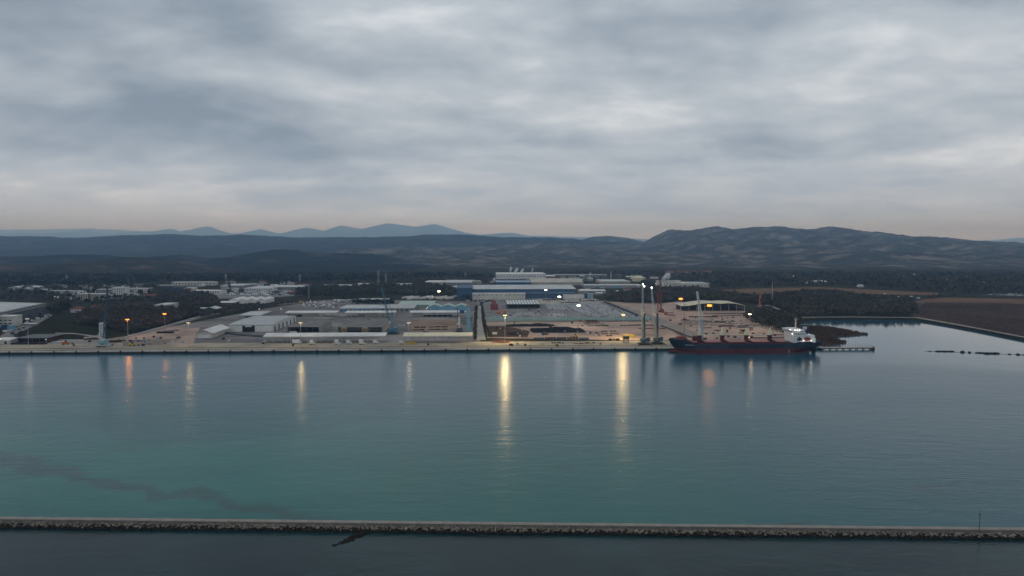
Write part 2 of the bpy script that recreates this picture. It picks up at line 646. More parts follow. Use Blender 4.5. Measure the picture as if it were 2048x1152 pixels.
# the dark weed bed crossing the shallows at an angle
wa, wb = W(-60, 912, 0), W(600, 1034, 0)
wd = (wb - wa).normalized()
dist_ = nmath('ABSOLUTE', nmath('ADD', nmath('ADD', nmath('MULTIPLY', nmath('SUBTRACT', sp.outputs[0], wa.x), -wd.y), nmath('MULTIPLY', nmath('SUBTRACT', sp.outputs[1], wa.y), wd.x)),
               nmath('MULTIPLY', nmath('SUBTRACT', nnoise(0.03, 5, 0.4), .5), 52.0)))
bed = nmath('MULTIPLY', nmath('SUBTRACT', 1.0, nrange(dist_, 2.0, 11.0)), nmath('SUBTRACT', 1.0, nrange(sp.outputs[0], -110.0, -70.0)))
body = nmix(nmath('MULTIPLY', bed, 0.5), body, (0.026, 0.038, 0.042))
outer = nmath('SUBTRACT', 1.0, nrange(nmath('ADD', sp.outputs[1], nmath('MULTIPLY', sp.outputs[0], 0.035)), 302.0, 308.0))
oc = nmix(nrange(nnoise(0.02, 4, 0.5), 0.4, 0.65), (0.003, 0.018, 0.022), (0.004, 0.030, 0.032))
body = nmix(outer, body, oc)
l.new(body, b.inputs['Base Color'])
ripple = nmath('ADD', nmath('MULTIPLY', nnoise(0.45, 3, 0.3, 0.7, 1.2, 0.6, 0.3), 0.8),
               nmath('MULTIPLY', nnoise(0.09, 3, 0.5, 0.5, 1.2, 0.5, -0.35), 1.8))
bu = n.new('ShaderNodeBump')
bu.inputs['Strength'].default_value = 1.0
bu.inputs['Distance'].default_value = 0.15
l.new(ripple, bu.inputs['Height'])
l.new(bu.outputs[0], b.inputs['Normal'])
# the inlet and the water east of the pier lie calm, the open basin is ruffled
calm = nrange(nmath('ADD', nmath('ADD', sp.outputs[1], nmath('MULTIPLY', sp.outputs[0], 0.55)), nmath('MULTIPLY', nnoise(0.006, 4, 0.6, 0.35, 1.3), 160.0)), 960.0, 1240.0)
rg = nmath('SUBTRACT', nmath('ADD', 0.075, nmath('MULTIPLY', nnoise(0.008, 5, 0.9, 0.30, 1.3), 0.20)), nmath('MULTIPLY', calm, 0.11))
l.new(rg, b.inputs['Roughness'])
l.new(nmath('SUBTRACT', 1.0, nmath('MULTIPLY', calm, 0.8)), bu.inputs['Strength'])
l.new(nmath('ADD', 0.27, nmath('MULTIPLY', calm, 0.6)), b.inputs['Specular IOR Level'])
water = MB().add([(-9000, -900, 0), (9000, -900, 0), (9000, 1300, 0), (-9000, 1300, 0)], [(0, 1, 2, 3)]).build('water', wm)
water['kind'] = 'structure'

# ---- land, with the quay line in front and the inlet cut out of it
q0 = W(0, 709, 0)
q1 = W(1640, 699, 0)
qdir = (q1 - q0).normalized()
A = math.atan2(qdir.y, qdir.x)
U = Vector((math.cos(A), math.sin(A), 0))
V = Vector((-math.sin(A), math.cos(A), 0))


def quay_pt(x, off=0.0, z=GZ):
    """point at world x on the quay edge, off metres inland"""
    p = q0 + qdir * ((x - q0.x) / qdir.x) + V * off
    return Vector((p.x, p.y, z))


ql = quay_pt(-4000)
qr = quay_pt(W(1644, 699, 0).x)
shore = [W(1644, 694), W(1622, 690), W(1612, 676), W(1604, 662), W(1598, 648), W(1606, 640), W(1640, 636.5), W(1700, 635.5),
         W(1780, 635.5), W(1832, 637)]
dk = [W(1842, 639), W(1900, 648.5), W(1960, 659.5), W(2048, 676.5), W(2170, 702)]
far = 60000
pts = [ql, qr] + shore + dk + [Vector((9000, dk[-1].y - 30, GZ)), Vector((far, dk[-1].y, GZ)), Vector((far, far, GZ)), Vector((-far, far, GZ)),
                              Vector((-far, ql.y, GZ))]
land = sheet('ground', [(p.x, p.y) for p in pts], GZ, scrub, pix=False, skirt=-2.0)

# ---- quay: apron, coping, wall face, fenders
qa = MB()
a0, a1 = quay_pt(-1200), quay_pt(qr.x - 1)
b0, b1 = quay_pt(-1200, 62), quay_pt(qr.x - 1, 30)
quay = sheet('quay', [(p.x, p.y) for p in (a0, a1, b1, quay_pt(300, 40), quay_pt(270, 60), b0)], GZ + 0.06, concrete, pix=False)
cp = MB()
c0, c1 = quay_pt(-1200, -0.5), quay_pt(qr.x, -0.5)
cp.add([c0 + Vector((0, 0, .35)), c1 + Vector((0, 0, .35)), quay_pt(qr.x, 2.6) + Vector((0, 0, .35)), quay_pt(-1200, 2.6) + Vector((0, 0, .35)),
        c0 + Vector((0, 0, -.9)), c1 + Vector((0, 0, -.9)), quay_pt(qr.x, 2.6), quay_pt(-1200, 2.6)],
       [(0, 1, 2, 3), (0, 4, 5, 1), (3, 2, 6, 7), (1, 5, 6, 2), (0, 3, 7, 4), (4, 7, 6, 5)])
cp.build('coping', coping, quay)
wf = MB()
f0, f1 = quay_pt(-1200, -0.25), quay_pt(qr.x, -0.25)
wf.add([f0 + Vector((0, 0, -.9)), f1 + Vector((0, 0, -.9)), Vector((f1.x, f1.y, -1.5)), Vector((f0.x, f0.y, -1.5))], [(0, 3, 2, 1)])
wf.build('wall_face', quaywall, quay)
fm = MB().tube((0, -0.75, -2.6), (0, -0.75, -0.2), 0.75, seg=8).box(-0.9, 0.9, -0.6, -0.1, -0.2, 0.5).mesh('fender', rubber)
bo = MB().tube((0, 1.2, 0.3), (0, 1.2, 0.9), 0.35, seg=8).tube((0, 1.2, 0.9), (0, 1.2, 1.2), 0.6, seg=8).mesh('bollard', crane_dark)
x = -640.0
k = 0
while x < qr.x - 5:
    p = quay_pt(x)
    link('fender', fm, quay, p, A)
    link('bollard', bo, quay, p + U * 8 + Vector((0, 0, 0.06)), A)
    x += 24.5
    k += 1

# ---- yards and fields: thin sheets over the ground, each a little above the one below
def gsheet(name, pts, dz, m, px=True):
    return sheet(name, pts, GZ + dz, m, 'structure', px)


gsheet('yard', [(-200, 700), (-200, 686), (60, 684), (215, 678), (330, 655), (430, 637), (560, 612), (650, 602), (850, 600),
                (960, 604), (960, 690), (700, 697), (300, 700)], 0.03, asphalt)
gsheet('dirt_yard', [(225, 690), (262, 674), (345, 655), (400, 655), (385, 690)], 0.09, dirt_pink)
gsheet('dirt_yard', [(820, 662), (822, 640), (915, 638), (935, 662)], 0.09, dirt)
gsheet('car_park', [(968, 640), (966, 606), (1000, 598), (1090, 596), (1210, 604), (1290, 640)], 0.05, asphalt_pale)
gsheet('gravel_yard', [(1060, 607), (1075, 597), (1190, 597), (1210, 604), (1160, 610)], 0.12, gravel)
gsheet('bulk_yard', [(974, 676), (972, 643), (1300, 643), (1380, 674), (1330, 681), (1100, 678)], 0.05, dirt_pink)
gsheet('scrub_patch', [(976, 674), (974, 652), (1012, 652), (1060, 662), (1055, 674)], 0.10, soil)
gsheet('steel_yard', [(1300, 640), (1215, 603), (1320, 607), (1360, 603), (1490, 622), (1520, 628), (1580, 672), (1600, 690), (1400, 690)], 0.05, dirt_pink)
gsheet('gravel_road', [(972, 680), (964, 645), (962, 612), (955, 612), (953, 645), (952, 680)], 0.14, gravel)
gsheet('grass_field', [(60, 683), (30, 670), (20, 664), (75, 640), (118, 625), (200, 622), (260, 640), (255, 672), (205, 678)], 0.04, grass)
gsheet('road', [(255, 676), (410, 634), (520, 613), (640, 603), (760, 597), (760, 595.5), (640, 601), (516, 610), (405, 630), (248, 674)], 0.12, asphalt_pale)
gsheet('works_road', [(0, 672), (20, 660), (60, 645), (95, 630), (105, 630), (72, 650), (40, 664), (20, 680), (0, 690)], 0.08, asphalt_pale)
gsheet('curved_track', [(205, 679), (190, 674), (150, 668), (110, 667), (110, 665.4), (150, 666.2), (195, 672), (212, 678)], 0.08, gravel)
gsheet('reed_field', [(1842, 638), (1800, 625), (1850, 603), (1900, 596), (2100, 600), (2400, 610), (2500, 690), (2170, 701), (2048, 676), (1960, 659), (1900, 648)], 0.04, reedfield)
gsheet('pale_reed_strip', [(1815, 606), (1850, 598), (1890, 595), (2000, 597), (2300, 603), (2300, 613), (2000, 606), (1900, 604), (1850, 606)], 0.09, reedlight)
gsheet('pale_reed_strip', [(1395, 590), (1420, 581), (1500, 577), (1640, 574), (1760, 580), (1880, 586), (1870, 591), (1700, 587), (1560, 588), (1480, 590)], 0.05, reedlight)
gsheet('sand_patch', [(1372, 584), (1380, 580.8), (1410, 580.8), (1400, 584)], 0.10, gravel)
gsheet('meadow', [(640, 597), (650, 590), (760, 589), (790, 594), (700, 598)], 0.05, grass)
gsheet('lagoon', [(1960, 590), (1990, 586.5), (2300, 588), (2300, 594), (2040, 592)], 0.07, mat('lagoon', (0.10, 0.115, 0.125), 0.2, 0.2, 0.02, spec=0.5))
# grey dike path along the inlet
gsheet('dike_path', [(1600, 634.2), (1700, 633.2), (1836, 634.6), (1906, 646.6), (1970, 658.4), (2052, 673.8), (2170, 698), (2170, 700), (2050, 675.2), (1966, 659.2), (1900, 647.6), (1832, 635.6), (1700, 634.2), (1600, 635.2)], 0.16, gravel)


# ---- hills, ridge behind ridge
def fbm(X, Y, seed, octs=((1, 1.0),)):
    out = np.zeros_like(X)
    r_ = np.random.default_rng(seed)
    for wl_, am in octs:
        for _ in range(5):
            th = r_.uniform(0, 2 * math.pi)
            k = 2 * math.pi / (wl_ * r_.uniform(0.7, 1.5))
            out += am / 5 ** 0.5 * np.sin(k * (X * math.cos(th) + Y * math.sin(th)) + r_.uniform(0, 6.28))
    return out


def hill(name, D, front, back, prof, m, step, seed, rough=8.0, tree=4.0, wander=0.12, power=1.25):
    xs_ = np.array([p[0] for p in prof], float)
    ys_ = np.array([p[1] for p in prof], float)
    X0, X1 = (xs_[0] - 1024) / F * D, (xs_[-1] - 1024) / F * D
    nx = int((X1 - X0) / step) + 1
    yf, yb = D - front, D + back
    ny = int((yb - yf) / (step * 1.4)) + 1
    gx = np.linspace(X0, X1, nx)
    gy = np.linspace(yf, yb, ny)
    X, Y = np.meshgrid(gx, gy)
    X = X + rng.uniform(-.3, .3, X.shape) * step
    Y = Y + rng.uniform(-.3, .3, X.shape) * step
    fx_ = np.arange(xs_[0], xs_[-1] + 1, 4.0)
    fy_ = np.interp(fx_, xs_, ys_)
    kern = np.exp(-0.5 * (np.arange(-20, 21) / 7.0) ** 2)
    kern /= kern.sum()
    bl_ = np.convolve(np.pad(fy_, 20, mode='edge'), kern, 'valid')
    fy_ = fy_ + 1.0 * (fy_ - bl_)          # summits and saddles stand out
    hr = H + (485 - np.interp(X / D * F + 1024, fx_, fy_)) / F * D - GZ
    hr = np.maximum(hr, 0)
    Dl = D + front * wander * fbm(X, Y * 0, seed, ((D * 0.25, 1.0),))
    tt = np.where(Y < Dl, (Y - yf) / np.maximum(Dl - yf, 1), 1 - (Y - Dl) / np.maximum(yb - Dl, 1))
    tt = np.clip(tt, 0, 1)
    pr = np.where(Y < Dl, tt ** (power * 1.3), 0.5 - 0.5 * np.cos(math.pi * tt))
    nz = fbm(X, Y, seed + 1, ((D * 0.12, 1.0), (D * 0.05, 0.5), (D * 0.022, 0.3)))
    edge = np.sin(math.pi * np.clip(tt, 0, 1)) * np.minimum(1, hr / 30)
    Z = GZ - 1.0 + hr * pr + nz * rough * edge
    Z += np.minimum(1, np.maximum(hr * pr, 0) / 6) * rng.uniform(0, 1, X.shape) ** 1.5 * tree
    co = np.stack([X, Y, Z], -1).reshape(-1, 3)
    idx = np.arange(nx * ny).reshape(ny, nx)
    fc = np.stack([idx[:-1, :-1], idx[:-1, 1:], idx[1:, 1:], idx[1:, :-1]], -1).reshape(-1, 4)
    me = bpy.data.meshes.new(name)
    me.vertices.add(len(co))
    me.vertices.foreach_set('co', co.ravel())
    me.loops.add(fc.size)
    me.loops.foreach_set('vertex_index', fc.ravel())
    me.polygons.add(len(fc))
    me.polygons.foreach_set('loop_start', np.arange(0, fc.size, 4))
    me.update()
    me.validate()
    me.materials.append(m)
    o = bpy.data.objects.new(name, me)
    COL.objects.link(o)
    o['kind'] = 'structure'
    return o


def hillmat(name, dark, mid, pale, s=1.0, lo=0.56, hi=0.70):
    m = mat(name, mid, 1.0, 0.4, 0.055 * s, col2=dark, patch=(pale, 0.008 * s, lo, hi), spec=0.0, detail=8)
    return m


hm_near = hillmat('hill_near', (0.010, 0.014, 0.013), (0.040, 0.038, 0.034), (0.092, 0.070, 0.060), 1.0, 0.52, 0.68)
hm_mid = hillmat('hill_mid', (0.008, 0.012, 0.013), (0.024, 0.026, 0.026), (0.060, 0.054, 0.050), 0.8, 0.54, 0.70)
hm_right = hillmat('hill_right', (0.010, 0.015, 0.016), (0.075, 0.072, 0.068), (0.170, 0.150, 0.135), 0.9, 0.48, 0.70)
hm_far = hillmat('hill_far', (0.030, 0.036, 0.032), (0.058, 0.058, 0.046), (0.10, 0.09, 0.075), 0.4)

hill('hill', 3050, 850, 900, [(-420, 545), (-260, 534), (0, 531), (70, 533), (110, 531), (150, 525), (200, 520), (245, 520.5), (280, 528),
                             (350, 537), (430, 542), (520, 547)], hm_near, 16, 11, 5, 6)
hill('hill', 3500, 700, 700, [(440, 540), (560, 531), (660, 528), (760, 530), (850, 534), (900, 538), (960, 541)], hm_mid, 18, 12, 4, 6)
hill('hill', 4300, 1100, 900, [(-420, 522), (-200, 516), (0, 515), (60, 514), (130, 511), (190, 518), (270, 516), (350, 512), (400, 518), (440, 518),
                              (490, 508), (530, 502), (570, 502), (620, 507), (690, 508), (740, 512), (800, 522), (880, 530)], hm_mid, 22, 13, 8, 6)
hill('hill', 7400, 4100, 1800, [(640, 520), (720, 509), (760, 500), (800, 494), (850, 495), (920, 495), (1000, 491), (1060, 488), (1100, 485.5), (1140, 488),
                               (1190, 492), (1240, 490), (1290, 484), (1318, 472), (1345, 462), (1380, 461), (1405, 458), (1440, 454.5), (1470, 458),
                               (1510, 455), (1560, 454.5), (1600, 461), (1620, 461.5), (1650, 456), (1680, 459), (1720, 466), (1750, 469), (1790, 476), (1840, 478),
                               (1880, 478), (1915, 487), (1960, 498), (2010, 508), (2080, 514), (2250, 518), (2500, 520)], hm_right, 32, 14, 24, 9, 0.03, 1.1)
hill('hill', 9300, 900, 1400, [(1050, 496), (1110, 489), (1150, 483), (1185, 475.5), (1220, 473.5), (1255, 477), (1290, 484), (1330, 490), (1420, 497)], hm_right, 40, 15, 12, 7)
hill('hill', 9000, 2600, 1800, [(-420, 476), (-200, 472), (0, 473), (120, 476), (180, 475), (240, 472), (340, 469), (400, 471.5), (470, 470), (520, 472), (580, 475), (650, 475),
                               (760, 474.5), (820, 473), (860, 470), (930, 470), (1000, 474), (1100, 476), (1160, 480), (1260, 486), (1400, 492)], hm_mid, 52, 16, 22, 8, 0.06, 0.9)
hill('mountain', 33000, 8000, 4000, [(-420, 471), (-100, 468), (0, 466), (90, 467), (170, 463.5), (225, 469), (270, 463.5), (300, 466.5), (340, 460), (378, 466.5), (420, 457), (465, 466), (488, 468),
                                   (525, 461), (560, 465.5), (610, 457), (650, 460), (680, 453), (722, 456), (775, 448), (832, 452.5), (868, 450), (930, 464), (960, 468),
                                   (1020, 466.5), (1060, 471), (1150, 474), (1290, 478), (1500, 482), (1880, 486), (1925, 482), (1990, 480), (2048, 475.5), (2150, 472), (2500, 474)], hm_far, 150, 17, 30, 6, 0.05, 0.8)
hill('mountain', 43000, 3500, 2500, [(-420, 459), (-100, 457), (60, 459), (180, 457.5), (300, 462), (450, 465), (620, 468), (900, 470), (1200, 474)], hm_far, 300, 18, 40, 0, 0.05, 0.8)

# ================================================================== breakwater in front
TZ = 3.0
bl, br_ = W(0, 1033, TZ), W(2048, 1055, TZ)
bd = (br_ - bl).normalized()
bn_ = Vector((bd.y, -bd.x, 0))          # towards the camera


def bw(s, off, z):
    p = bl + bd * s + bn_ * off
    return Vector((p.x, p.y, z))


S0, S1 = -160.0, (br_ - bl).length + 160.0
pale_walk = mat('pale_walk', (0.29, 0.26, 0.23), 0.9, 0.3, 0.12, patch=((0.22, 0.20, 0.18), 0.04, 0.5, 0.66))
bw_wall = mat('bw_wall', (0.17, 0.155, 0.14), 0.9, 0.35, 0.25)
brk = thing('breakwater', 'long low concrete breakwater with a pale walkway and a rubble slope', 'breakwater', (0, 0, 0), 0)


def strip(name, prof, m, parent, s0=S0, s1=S1, n=40):
    mb = MB()
    vs_ = []
    for i in range(n + 1):
        s = s0 + (s1 - s0) * i / n
        vs_ += [bw(s, o, z) for o, z in prof]
    k = len(prof)
    fs = []
    for i in range(n):
        for j in range(k - 1):
            fs.append((i * k + j, i * k + j + 1, (i + 1) * k + j + 1, (i + 1) * k + j))
    return mb.add(vs_, fs).build(name, m, parent)


# walkway slabs are parts, 12 m each with an open joint between them
SL = 12.0
ns = int((S1 - S0) / SL)
slab = MB().box(0.03, SL - 0.03, -2.6, 0, TZ - 0.5, TZ).mesh('walkway_slab', pale_walk)
ang = math.atan2(bd.y, bd.x)
for i in range(ns):
    o = link('walkway_slab', slab, brk, bw(S0 + i * SL, 0, random.uniform(-0.03, 0.03)), ang)
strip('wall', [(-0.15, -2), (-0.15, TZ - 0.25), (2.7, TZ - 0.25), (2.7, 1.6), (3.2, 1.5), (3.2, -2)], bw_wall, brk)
strip('rubble_core', [(3.21, 1.3), (5.4, 0.1), (7.0, -1.5)], rockwet, brk)


def rock_mesh(seed):
    random.seed(seed)
    mb = MB()
    mb.ico((0, 0, 0), 1.0, 0.8, 0.68, 0.24)
    return mb


random.seed(21)
stones = MB()
wets = MB()
spots = []
for i in range(5200):
    s = random.uniform(S0, S1)
    o = random.uniform(3.0, 6.3)
    if s < 250 and random.random() < 0.25:
        o = random.uniform(2.6, 3.6)
    z = 1.6 - (o - 3.2) * 0.6 + random.uniform(-.25, .35)
    r = random.uniform(0.22, 0.6)
    p = bw(s, o, z)
    wet = z < 0.75 + random.uniform(-.25, .2)
    (wets if wet else stones).ico(p, r * random.uniform(.9, 1.5), r, r * random.uniform(.6, .95), 0.22, rot=random.uniform(0, 3.1))
o = stones.build('rubble', rockm, brk); o['kind'] = 'stuff'
o = wets.build('wet_rubble', rockwet, brk, label='dark wet stones at the waterline'); o['kind'] = 'stuff'
protos = [rock_mesh(40 + i).mesh('boulder', rockm) for i in range(6)]
wprotos = [rock_mesh(60 + i).mesh('boulder', rockwet) for i in range(4)]
random.seed(5)
for i in range(290):
    s = random.uniform(0, S1 - 160)
    of = random.uniform(3.2, 5.6)
    z = 1.5 - (of - 3.2) * 0.6
    o = link('boulder', random.choice(protos if z > 0.8 else wprotos), brk, bw(s, of, z))
    r = random.uniform(0.6, 1.0)
    o.scale = (r, r, r * random.uniform(.8, 1.0))
    o.rotation_euler = (random.uniform(-.4, .4), random.uniform(-.4, .4), random.uniform(0, 6.28))

# rock groyne running out from the breakwater
g0, g1 = W(742, 1057, 0.6), W(670, 1092, 0.0)
gr = thing('rock_groyne', 'short spur of dark wet rocks running out from the breakwater', 'rocks', (g0.x, g0.y, 0), 0)
gm = MB()
random.seed(9)
for i in range(190):
    t_ = random.random()
    w_ = 2.1 * (1 - 0.35 * t_)
    c = (g1 - g0) * t_ + Vector((random.uniform(-w_, w_), random.uniform(-1.2, 1.2), 0.55 - 0.55 * t_ + random.uniform(-.35, .25)))
    r = random.uniform(.45, .95)
    gm.ico(c, r * 1.2, r, r * .75, 0.25, rot=random.uniform(0, 3))
o = gm.build('rubble', rockwet, gr); o['kind'] = 'stuff'
for i in range(16):
    t_ = (i + .5) / 16
    o = link('boulder', random.choice(wprotos), gr, (g1 - g0) * t_ + Vector((random.uniform(-1.5, 1.5), random.uniform(-.8, .8), .4 - .4 * t_)))
    o.scale = (1.1, 1.1, .9)
    o.rotation_euler = (random.uniform(-.4, .4), 0, random.uniform(0, 6))

# slim channel pole standing off the breakwater
p = W(1958, 1070, 0.6)
pole = thing('channel_pole', 'slim dark navigation pole standing at the foot of the breakwater', 'pole', (p.x, p.y, 0), 0)
MB().tube((0, 0, -2), (0, 0, 10.6), 0.17, 0.11).build('post', crane_dark, pole)
MB().box(-.5, .5, -.04, .04, 9.4, 9.7).box(-.06, .06, -.06, .06, 10.6, 11.6).build('topmark', crane_dark, pole)
MB().tube((0, 0, -.6), (0, 0, .9), .5, .42).build('footing', bw_wall, pole)

# ================================================================== buildings
FENCE_N = 0


def hall(name, label, x0, x1, yb, wall_px, yback=None, depth=None, roof='flat', wm_=None, rm=None, rise=0.0, over=0.8, group=None,
         doors=(), windows=(), stripes=0, stripe_m=None, cat='warehouse', n=1, rz=None, open_front=False, posts=0, inner=None,
         side_doors=0, stripe_w=1.6, parapet=False, vents=0, band=None, dm=None):
    """a shed or hall: front base edge from pixel x0 to x1 on row yb, depth back to roof row yback"""
    p0 = W(x0, yb)
    mpp = MPP(p0)
    w = (x1 - x0) * mpp
    h = wall_px * mpp
    if depth is None:
        depth = max(6.0, W(x0, yback, GZ + h).y - p0.y)
    t = thing(name, label, cat, p0, A if rz is None else rz, group)
    wm_ = wm_ or white_wall
    rm = rm or grey_roof
    wall = MB()
    wt = 0.3
    if open_front:
        wall.box(0, wt, 0, depth, 0, h).box(w - wt, w, 0, depth, 0, h).box(wt, w - wt, depth - wt, depth, 0, h)
    else:
        wall.box(0, w, 0, depth, 0, h)
    # gable ends
    eps = 0.02
    if roof == 'gable_u':
        wall.prismx([(0, h), (depth, h), (depth / 2, h + rise)], eps, w - eps)
    elif roof == 'gable_v':
        for i in range(n):
            a, c = w * i / n, w * (i + 1) / n
            wall.prism([(a, h), ((a + c) / 2, h + rise), (c, h)], eps, depth - eps)
    elif roof == 'arch_v':
        pr_ = [(w * i / 10, h + rise * math.sin(math.pi * i / 10)) for i in range(11)]
        wall.prism(pr_, eps, depth - eps)
    wall.build('wall', wm_, t)
    rb = MB()
    th = 0.35
    if roof == 'flat':
        rb.box(-over, w + over, -over, depth + over, h + 0.003, h + th)
        if parapet:
            rb.box(-over, w + over, -over - .2, -over + .15, h + th, h + th + 1.0)
    elif roof == 'shed':
        rb.prismx([(-over, h), (depth + over, h + rise), (depth + over, h + rise + th), (-over, h + th)], -over, w + over)
    elif roof == 'gable_u':
        m_ = depth / 2
        s = rise / m_
        rb.prismx([(-over, h - over * s + .02), (m_, h + rise + .02), (depth + over, h - over * s + .02), (depth + over, h - over * s + th),
                   (m_, h + rise + th), (-over, h - over * s + th)], -over, w + over)
    elif roof == 'gable_v':
        for i in range(n):
            a, c = w * i / n, w * (i + 1) / n
            m_ = (a + c) / 2
            s = rise / ((c - a) / 2)
            ov = over if n == 1 else 0.0
            rb.prism([(a - ov, h - ov * s + .02), (m_, h + rise + .02), (c + ov, h - ov * s + .02), (c + ov, h - ov * s + th), (m_, h + rise + th),
                      (a - ov, h - ov * s + th)], -over, depth + over)
    elif roof == 'arch_v':
        pr_ = [(-over + (w + 2 * over) * i / 12, h + rise * math.sin(math.pi * i / 12) + .02) for i in range(13)]
        pr2 = [(x_, z_ + th) for x_, z_ in pr_]
        for i in range(12):
            rb.prism([pr_[i], pr_[i + 1], pr2[i + 1], pr2[i]], -over, depth + over)
    elif roof == 'hip':
        r_ = min(w, depth) / 2
        o_ = over
        if w >= depth:
            ri = [(r_, depth / 2, h + rise), (w - r_, depth / 2, h + rise)]
        else:
            ri = [(w / 2, r_, h + rise), (w / 2, depth - r_, h + rise)]
        vs_ = [(-o_, -o_, h), (w + o_, -o_, h), (w + o_, depth + o_, h), (-o_, depth + o_, h)] + ri
        if w >= depth:
            rb.add(vs_, [(0, 1, 5, 4), (1, 2, 5), (2, 3, 4, 5), (3, 0, 4), (3, 2, 1, 0)])
        else:
            rb.add(vs_, [(0, 1, 4), (1, 2, 5, 4), (2, 3, 5), (3, 0, 4, 5), (3, 2, 1, 0)])
    ro = rb.build('roof', rm, t)

    def roof_z(xx, yy):
        if roof == 'gable_u':
            return h + th + rise * (1 - abs(yy - depth / 2) / (depth / 2))
        if roof == 'gable_v':
            cw = w / n
            u_ = (xx % cw) / cw
            return h + th + rise * (1 - abs(u_ - .5) * 2)
        if roof == 'shed':
            return h + th + rise * yy / depth
        return h + th
    # translucent roof strips, each a sheet of its own
    for i in range(stripes):
        xs0 = w * (i + .5) / stripes - stripe_w / 2
        mb = MB()
        seg = 6 if roof != 'gable_u' else 2
        for j in range(seg):
            ya, yc = 0.6 + (depth - 1.2) * j / seg, 0.6 + (depth - 1.2) * (j + 1) / seg
            za, zc_ = roof_z(xs0, ya) + .06, roof_z(xs0, yc) + .06
            mb.add([(xs0, ya, za), (xs0 + stripe_w, ya, roof_z(xs0 + stripe_w, ya) + .06), (xs0 + stripe_w, yc, roof_z(xs0 + stripe_w, yc) + .06), (xs0, yc, zc_)], [(0, 1, 2, 3)])
        mb.build('skylight', stripe_m or skylight, ro)
    for i in range(vents):
        xv = w * (i + .5) / vents
        MB().box(xv - .7, xv + .7, depth * .45, depth * .45 + 1.4, roof_z(xv, depth * .45) - .2, roof_z(xv, depth * .45) + 1.1).build('roof_vent', galv, ro)
    for (a, c, hh) in doors:
        MB().box(w * a, w * c, -0.14, 0.02, 0.0, h * hh).build('door', dm or dark_in, t)
    for (cnt, za, zb, frac) in windows:
        for i in range(cnt):
            xa = w * (i + .5 - frac / 2) / cnt
            MB().box(xa, xa + w * frac / cnt, -0.1, 0.02, h * za, h * zb).build('window', glass, t)
    if band:
        za, zb, bm_ = band
        MB().box(-.12, w + .12, -.12, depth * .6, h * za, h * zb).build('band', bm_, t)
    for i in range(side_doors):
        ya = depth * (i + .5) / side_doors
        sx = w if p0.x + w / 2 < 0 else 0
        MB().box(sx - .1, sx + .12, ya - 2.5, ya + 2.5, 0, h * .75).build('door', white_wall if wm_ != white_wall else dark_in, t)
    if open_front:
        MB().box(wt + .1, w - wt - .1, depth * .45, depth * .45 + .2, 0, h * .96).build('inner_wall', inner or dark_in, t)
        for i in range(posts):
            xp = w * i / max(posts - 1, 1)
            MB().box(xp - .22, xp + .22, -.02, .4, 0, h).build('post', steel, t)
    return t, w, depth, h


def canopy(name, label, x0, x1, yb, ytop, depth, rm, npost, rise=1.5, group=None, fill=()):
    """open loading canopy: long roof carried on posts"""
    p0 = W(x0, yb)
    mpp = MPP(p0)
    w = (x1 - x0) * mpp
    h = (yb - ytop) * mpp
    t = thing(name, label, 'canopy', p0, A, group)
    MB().prismx([(-2.5, h), (depth + 2.5, h + rise), (depth + 2.5, h + rise + .4), (-2.5, h + .4)], 0, w).build('roof', rm, t)
    MB().box(0, w, -2.62, -2.5, h - .55, h + .45).build('fascia', offwhite, t)
    for i in range(npost):
        xp = 1.5 + (w - 3) * i / (npost - 1)
        MB().box(xp - .25, xp + .25, .2, .7, 0, h + .25).bar((xp, .45, h * .75), (xp, -2.2, h), .2).build('post', galv, t)
        MB().box(xp - .25, xp + .25, depth - .7, depth - .2, 0, h + rise * .9).build('post', galv, t)
    for a, c, hh, m_ in fill:
        MB().box(w * a, w * c, depth * .35, depth * .8, 0, h * hh).build('cabin', m_, t)
    return t, w, h


# ---- front row of the port
canopy('loading_canopy', 'long white-roofed open canopy on posts along the quay, with white trucks under it', 527, 772, 686.5, 673, 11, white_roof, 15, 2.4)
canopy('loading_canopy', 'long yellow-lit cream-roofed open canopy on posts beside the gravel road', 806, 946, 686, 672, 10, cream_roof, 10, 2.4)
canopy('loading_canopy', 'white canopy behind the ribbed warehouse and brown-roofed shed', 571, 674, 634, 625.5, 14, white_roof, 10, 1.5, None,
       ((.30, .62, .62, offwhite), (.66, .74, .5, white_wall), (.02, .28, .4, dark_in)))
canopy('loading_canopy', 'white canopy over white cabins behind the wide brown-roofed shed', 690, 791, 634, 625.5, 14, white_roof, 10, 1.5, None,
       ((.25, .36, .5, grey_wall), (.38, .62, .68, offwhite), (.64, .72, .5, white_wall), (.76, .98, .6, white_wall)))
canopy('loading_canopy', 'white canopy in front of the pale blue gabled sheds', 819, 919, 634, 625, 14, white_roof, 10, 1.5, None,
       ((.02, .26, .62, offwhite), (.28, .85, .35, dark_in)))
hall('warehouse', 'big white warehouse with a ribbed grey roof and a dark doorway', 456, 545, 664, 14, 632, roof='gable_u', rise=1.6,
     wm_=white_wall, rm=grey_roof, stripes=14, stripe_w=1.3, doors=((.32, .38, .9), (.38, .53, .72), (.53, .60, .9)), side_doors=6)
hall('warehouse', 'low pale-roofed warehouse behind the ribbed warehouse', 478, 520, 637, 6, 624, roof='shed', rise=.8, wm_=grey_wall, rm=pale_roof, doors=((.3, .6, .7),))
hall('open_shed', 'narrower open-fronted shed with a brown flat roof and white edge', 575, 638, 668, 14, 641, roof='flat', wm_=beige_wall, rm=dark_roof, over=1.6,
     open_front=True, posts=6, side_doors=0)
hall('open_shed', 'wide open-fronted shed with a brown flat roof and yellow-topped doorways', 676, 764, 668.5, 14, 641, roof='flat', wm_=beige_wall, rm=dark_roof, over=1.6,
     open_front=True, posts=8, inner=white_wall)
for (x0, x1, yy, b_) in ((572, 641, 653.6, 641), (671, 768, 653.6, 641)):
    pass
